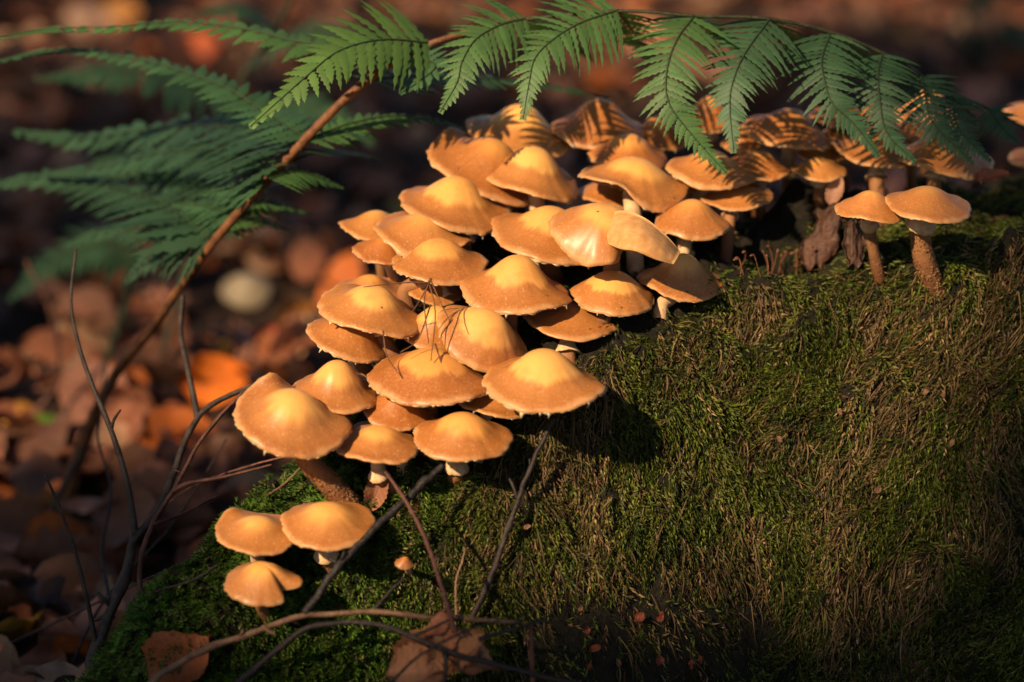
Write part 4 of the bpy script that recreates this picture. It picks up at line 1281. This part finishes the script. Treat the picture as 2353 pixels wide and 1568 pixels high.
FEAT = []
def gleaf(label, px, py, wpx, colr, group=None, tilt=0.25, face=False, k=None):
    P = ground_hit(px, py + (wpx * 0.45 if face else 22))
    d = float((P - CAM) @ FW) - (0.02 if face else 0.0)
    L = wpx * PX * d
    P = at(px, py, d)
    if face:
        FEAT.append(P)
    rx = R(62) if face else rng.normal(0, tilt)
    return leaf(label, P, L, PAL[colr] if isinstance(colr, str) else colr, rng.uniform(-0.6, 0.6) if face else rng.uniform(0, 6.28), rx, rng.normal(0, 0.2), group, k)

gleaf("glowing orange leaf standing upright in the litter behind the forked branch", 492, 875, 165, (0.78, 0.19, 0.015), face=True, k=1)
gleaf("pale cream leaf leaning beside the glowing orange leaf", 432, 860, 110, (0.62, 0.36, 0.20), face=True, k=2)
gleaf("golden orange leaf standing by the cluster's left flank", 690, 735, 130, (0.66, 0.26, 0.045), face=True, k=4)
gleaf("red leaf lying next to the golden orange leaf", 618, 785, 110, PAL['red'], face=True, k=5)
gleaf("small yellow leaf above the glowing orange one", 522, 800, 60, PAL['yellow'], face=True, k=7)
gleaf("salmon pink leaf between the red and the golden leaf", 640, 800, 130, (0.62, 0.24, 0.10), face=True, k=8)
gleaf("bright green leaf among orange ones on the forest floor", 105, 985, 110, (0.10, 0.22, 0.02), face=True, k=10)
gleaf("amber leaf beside the bright green leaf", 55, 960, 110, (0.66, 0.30, 0.06), face=True, k=11)
gleaf("peach coloured leaf catching the sun behind the fern arch", 1470, 82, 120, (0.78, 0.40, 0.22), face=True, k=1)
gleaf("whitish leaf in the sunny litter behind the highest fern leaflets", 205, 45, 130, (0.75, 0.48, 0.33), face=True, k=2)
gleaf("ochre leaf standing next to the whitish one in the sunny litter", 275, 30, 100, (0.66, 0.30, 0.08), face=True, k=4)
gleaf("orange-red leaf showing in the gap between two long fern leaflets", 450, 105, 110, (0.66, 0.15, 0.05), face=True, k=5)
def near(px, py):
    if py > 1230: return "at the foot of the dark forked branch"
    if px > 560 and py < 860: return "near the golden orange leaf"
    if px > 330 and py < 980: return "near the glowing orange leaf"
    if px < 260 and 860 < py < 1130: return "near the bright green leaf"
    if py < 860: return "under the low back fern"
    return "between the fern stalk and the red twig"
for _ in range(150):
    px, py = rng.uniform(-20, 760), rng.uniform(560, 1560)
    if px > 560 - (py - 900) * 0.5 and py > 900:
        continue
    if min(math.hypot(px - a, (py - b) * .8) for a, b in ((492, 890), (432, 880), (690, 750), (610, 780), (565, 700), (565, 760), (500, 720), (630, 690), (640, 810), (105, 1000), (55, 970))) < 95:
        continue
    k = rng.choice(list(LEAFNAMES), p=[.05, .05, .40, .22, .28] if 370 < px < 760 and 690 < py < 1020 else [.28, .27, .16, .12, .17])
    gleaf(LEAFNAMES[k] + " fallen leaf lying in the litter " + near(px, py), px, py, rng.uniform(110, 230), k, LEAFNAMES[k] + " fallen leaves " + near(px, py), face=rng.uniform() < 0.3)

def mesh_leaf(name, label, P, L, Wd, curl, fold, lobes, color, axis, normal, seed, wav=.05, parent=None, origin=None):
    V, Fq, ve = leaf_arrays(L, Wd, curl, fold, lobes, 30, 11, seed, wav)
    Z = nrm(normal); X = nrm(axis - Z * (axis @ Z)); Y = np.cross(Z, X)
    V = V @ np.column_stack([X, Y, Z]).T
    # crumple
    V = V + (fbm(V * 90 + seed, 5, 3)[:, None] - 0.5) * Z * L * 0.14
    o = mesh(name, V + (P - origin if origin is not None else 0), Fq, M_LEAF, attrs={'vein': ('FLOAT', ve)}, parent=parent, loc=None if parent else P)
    o.color = (*color, 1)
    if label:
        tag(o, label, "leaf")
    return o
mesh_leaf("fallen_leaf", "orange oak leaf on the moss under the pale brown twig", at(425, 1535, .945), .032, .026, 1.0, .7, 0, (0.40, 0.12, 0.04), nrm(RT * .8 + UP), -FW + UP * .6 - RT * .4, 3, .13)
P = at(1020, 1530, .925)
cr = empty("crumpled_leaf", P)
tag(cr, "crumpled dry brown leaf in folds beneath the dark bent twig", "leaf")
for i, (px, py, L, W, c, ax, nn, fo) in enumerate([
        (985, 1520, .032, .026, (0.36, 0.16, 0.075), RT * .4 + UP, -FW + RT * -.4, .5), (1050, 1500, .026, .016, (0.45, 0.22, 0.11), RT + UP * .8, -FW + UP * .5, .9),
        (1015, 1455, .018, .012, (0.30, 0.115, 0.06), UP, -FW, .4), (1085, 1530, .022, .014, (0.42, 0.20, 0.10), RT - UP * .4, -FW + UP, .9), (960, 1555, .024, .02, (0.40, 0.19, 0.10), RT, -FW + UP * .6, .6)]):
    mesh_leaf("leaf_fold", None, at(px, py, .926 - i * .002), L, W, rng.uniform(-.5, 1.2), fo, 0, c, ax, nn, 20 + i, .12, cr, P)
mesh_leaf("fallen_leaf", "narrow brown leaf standing in the moss behind the scaly low stem", at(868, 1120, .965), .020, .009, .5, .8, 0, (0.36, 0.155, 0.08), UP + RT * .3, -FW, 31)
mesh_leaf("fallen_leaf", "small red-brown leaf on the mossy shoulder by the fern-striped caps", at(2280, 412, 1.05), .016, .009, .6, .7, 0, (0.40, 0.12, 0.05), RT + UP * .4, -FW + UP, 33)
mesh_leaf("fallen_leaf", "pinkish curled leaf lodged between the ringed stem and the hollow", at(1922, 440, 1.06), .013, .008, .8, .8, 0, (0.48, 0.26, 0.17), UP + RT * .5, -FW + RT * -.4, 35)

# pale cap far back on the forest floor
P = ground_hit(565, 705)
d = float((P - CAM) @ FW)
root = empty("mushroom", P)
tag(root, "blurred cream-coloured mushroom alone on the dark forest floor behind", "mushroom")
s = PX * d
C_ = at(565, 668, d)
pale_cap = make_cap(60 * s, 34 * s, dict(ph=rng.uniform(0, 6, 3), u=.1, q=2.4, zone=1.3, soft=.1, tint=0.0, fringe=0), np.array([0, -.45, 1.0]), RT, root, C_, P)
make_stem(C_ + np.array([0, 0, .006]), P - np.array([0, 0, .004]), [], .004, .005, root, P, ring=False)
CAPS.append(C_)
pale_cap.data.materials[0] = m_flesh('cream_cap', (0.30, 0.24, 0.16), (0.24, 0.19, 0.12), 90, .2)

# ------------------------------------------------------------------ bark and small things on the stump
def bark_piece(label, px, py, w, h, lean, seed, color, dd=0.0):
    P, nn = hit(px, py + h / 2, 1.03)
    dep = float((P - CAM) @ FW) + dd
    c = at(px, py, dep)
    nu, nv = 26, 17
    u = np.linspace(-1, 1, nu); v = np.linspace(-1, 1, nv)
    U, Vv = np.meshgrid(u, v, indexing='ij')
    rs = np.random.default_rng(seed)
    wid = (w / 2 * (1 + 0.05 * U + 0.22 * np.sin(U * 5 + seed) + 0.10 * np.sin(U * 13 + seed))) * PX * dep
    X = Vv * wid + U * lean * PX * dep
    Zz = U * h / 2 * PX * dep * (1 + 0.12 * np.sin(Vv * 6 + seed))
    q = np.column_stack([X.ravel() * 120, Zz.ravel() * 60, np.full(X.size, seed)])
    D = (1 - Vv ** 2) * 0.003 + (fbm(q * np.array([3.0, .8, 1]), seed, 4).reshape(X.shape) - .5) * 0.010
    front = c + X.ravel()[:, None] * RT + Zz.ravel()[:, None] * UP - D.ravel()[:, None] * FW
    back = front + FW * 0.006
    Fq = grid_faces(nu, nv)
    n = nu * nv
    edge = [i * nv for i in range(nu)] + [(nu - 1) * nv + j for j in range(1, nv)] + [i * nv + nv - 1 for i in range(nu - 2, -1, -1)] + [j for j in range(nv - 2, 0, -1)]
    e2 = edge[1:] + edge[:1]
    Fs = np.array([[a, b, b + n, a + n] for a, b in zip(edge, e2)])
    o = mesh("bark_piece", np.vstack([front, back]) - P, np.vstack([Fq, Fq[:, ::-1] + n, Fs]), M_BARK, loc=P)
    o.color = (*color, 1)
    tag(o, label, "bark")
bark_piece("split red-brown bark slab leaning by the small flat-domed mushroom", 1895, 545, 70, 140, 30, 3, (0.085, 0.034, 0.018))
bark_piece("upright grey-brown bark strip touching the scaly dark stem", 1965, 560, 42, 105, -4, 8, (0.085, 0.042, 0.028), -.004)

# dry needles hanging on the mushrooms
def needles():
    ends = [((990, 640), (975, 690), (985, 790)), ((985, 645), (1000, 720), (990, 830)), ((992, 640), (965, 690), (945, 720)), ((988, 640), (1010, 690), (1035, 740)),
            ((985, 650), (925, 650), (835, 660)), ((990, 700), (960, 780), (920, 810)), ((1000, 790), (1020, 850), (1040, 870)), ((880, 760), (890, 820), (925, 870))]
    for e in ends:
        W = np.array([at(x, y, .962 - .002 * i) for i, (x, y) in enumerate(e)])
        g = Acc()
        g.tube(spline(W, 14) - W[0], np.linspace(.00035, .0002, 14), 5)
        o = g.build("pine_needle", M_BARK, loc=W[0])
        o.color = (0.16, 0.07, 0.03, 1)
        tag(o, "thin dry brown needle hanging over the narrow cone-shaped mushroom", "needle", "dry needles caught on the caps")
needles()

# crumbs of leaf on the bare wood and on the moss
def crumb(label, group, px, py, L, c):
    P, nn = hit(px, py)
    if P is None:
        return
    V, Fq, ve = leaf_arrays(L, L * rng.uniform(.4, .8), rng.uniform(0, 1), .5, 0, 7, 5, int(rng.integers(999)), .12)
    X = nrm(rng.normal(0, 1, 3)); X = nrm(X - nn * (X @ nn)); Y = np.cross(nn, X)
    o = mesh("leaf_crumb", V @ np.column_stack([X, Y, nn]).T, Fq, M_LEAF, attrs={'vein': ('FLOAT', ve)}, loc=P + nn * .005)
    o.color = (*c, 1)
    tag(o, label, "leaf crumb", group)
for _ in range(8):
    crumb("orange-red leaf crumb on the bare dark wood beside the short red twig", "orange crumbs on the bare wood", rng.uniform(1270, 1720), rng.uniform(1400, 1560), rng.uniform(.002, .006), (0.30, 0.07, 0.03))
for _ in range(14):
    crumb("tiny tan leaf crumb lying on the moss", "tan crumbs on the moss", rng.uniform(700, 2300), rng.uniform(860, 1540), rng.uniform(.0025, .005), (0.24, 0.13, 0.07))
# moss spore stalks on the lip
for k in range(16):
    px = rng.choice([1690, 1745, 1770, 1800, 1815, 1835, 1860]) + rng.uniform(-15, 25)
    P, nn = hit(px, rng.uniform(618, 640), 1.01)
    h = rng.uniform(.006, .013)
    top = P + np.array([rng.normal(0, .002), rng.normal(0, .002), h])
    g = Acc()
    g.tube(spline([P, (P + top) / 2 + RT * rng.normal(0, .0008), top, top + RT * rng.normal(0, .0015) + np.array([0, -.0005, -.0003])], 16) - P, np.r_[np.full(13, .00022), .0004, .0005, .0003], 6)
    o = g.build("spore_stalk", M_BARK, loc=P)
    o.color = (0.22, 0.085, 0.04, 1)
    tag(o, "fine red-brown moss spore stalk on the mossy lip before the hollow", "spore stalk", "spore stalks on the mossy lip")

# ------------------------------------------------------------------ an added, unseen tree with its crown shaped to throw dappled shade
def shade_tree():
    e1 = nrm(np.cross(SUN, [0, 0, 1.0]))
    e2 = np.cross(e1, SUN)
    ab = lambda P: np.column_stack([np.atleast_2d(P) @ e1, np.atleast_2d(P) @ e2])
    def area(x0, x1, y0, y1, fn, n=60):
        out = []
        for _ in range(n):
            q = fn(rng.uniform(x0, x1), rng.uniform(y0, y1))
            if q is not None:
                out.append(q)
        return out
    onst = lambda x, y: hit(x, y)[0]
    open_ = [c for c in CAPS if c[0] < 0.14] + [f + rng.normal(0, .016, 3) for f in FEAT[:12] for _ in range(8)] + area(540, 590, 630, 690, ground_hit, 8) + area(700, 1900, 0, 60, ground_hit, 30) + area(1950, 2200, 640, 760, onst, 12) + area(1250, 1960, 740, 1250, onst, 110) + area(360, 760, 700, 1010, ground_hit, 200) + area(-20, 300, 920, 1080, ground_hit, 60) + area(-60, 640, -30, 250, ground_hit, 420) + area(640, 2353, -30, 60, ground_hit, 260) + area(1350, 1700, 60, 190, ground_hit, 50) \
        + area(1900, 2200, 10, 60, ground_hit, 12) + area(1440, 1500, 60, 110, ground_hit, 6) + area(0, 120, 200, 260, ground_hit, 8) + area(1200, 1500, 0, 60, ground_hit, 8)
    open_ += [at(x, y, .965) for x, y in ((600, 260), (700, 170), (800, 110), (900, 100), (1060, 140), (1230, 130), (1330, 60), (1540, 140), (1700, 150), (500, 560), (700, 320), (600, 440))]
    dark = area(2080, 2500, 760, 1650, onst, 80) + area(1900, 2353, 1380, 1650, onst, 30) + area(250, 1150, 1330, 1650, onst, 40) + area(-40, 330, 1150, 1600, ground_hit, 40) \
        + area(420, 1000, 300, 600, ground_hit, 170) + area(-60, 400, 540, 840, ground_hit, 170) + area(800, 1300, 150, 260, ground_hit, 20) + area(1900, 2400, 150, 300, ground_hit, 20)
    dark += [at(x, y, .985) for x, y in ((2280, 260), (2300, 330), (2340, 300))]
    A, D = ab(np.array(open_)), ab(np.array(dark))
    n = 38000
    lo = np.minimum(A.min(0), D.min(0)) - 0.5
    hi = np.maximum(A.max(0), D.max(0)) + 0.5
    q = rng.uniform(lo, hi, (n, 2))
    da = np.min(np.linalg.norm(q[:, None] - A[None], axis=2), 1)
    ds = np.min(np.linalg.norm(q[:, None] - D[None], axis=2), 1)
    nz = fbm(np.column_stack([q * 4.5, np.zeros(n)]), 91, 3)
    ok = (da > 0.045) & ((ds < 0.8 * da) & (ds < 0.30) | (nz > 0.58) & (da > 0.16))  # crown shaped for its shade: gaps over lit spots, leaves over dark ones
    q = q[ok]
    k = rng.uniform(2.4, 3.8, len(q))
    P = q[:, :1] * e1 + q[:, 1:] * e2 + k[:, None] * SUN
    base = np.array([-2.6, -3.2, 0.0]) + e1 * 1.6
    base[2] = -0.05
    root = empty("added_shade_tree", base)
    tag(root, "added unseen beech tree, its crown shaped to shade parts of the stump and the forest floor", "tree")
    V0, F0, _ = leaf_arrays(1.0, .6, .6, .4, 0, 6, 3, 4)
    T0 = quads_to_tris(F0)
    g = Acc()
    for p in P:
        Mx = rotm(rng.uniform(0, 6.28), rng.normal(0.5, 0.5), rng.normal(0, 0.5))
        g.add(V0 @ Mx.T * rng.uniform(.05, .085) + p - base, T0, np.array([0.09, 0.12, 0.03]) * rng.uniform(.6, 1.2))
    cr_ = g.build("crown", M_MOSS, parent=root)
    cr_["kind"] = "stuff"
    t = Acc()
    trunk = spline([base, base + np.array([.05, .05, 1.5]), base + np.array([0, .1, 3.2]), base + np.array([.1, .1, 6.0])], 30)
    t.tube(trunk - base, np.linspace(.17, .06, 30), 14, rough=.1)
    tr = t.build("trunk", M_BARK, parent=root)
    tr.color = (0.12, 0.11, 0.09, 1)
    for _ in range(14):
        i = rng.integers(10, 28)
        e = P[rng.integers(len(P))]
        l = Acc()
        mid = (trunk[i] + e) / 2 + np.array([0, 0, .35])
        l.tube(spline([trunk[i], mid, e], 16) - base, np.linspace(.022, .004, 16), 7, rough=.1)
        lo_ = l.build("limb", M_BARK, parent=tr)
        lo_.color = (0.12, 0.11, 0.09, 1)
shade_tree()
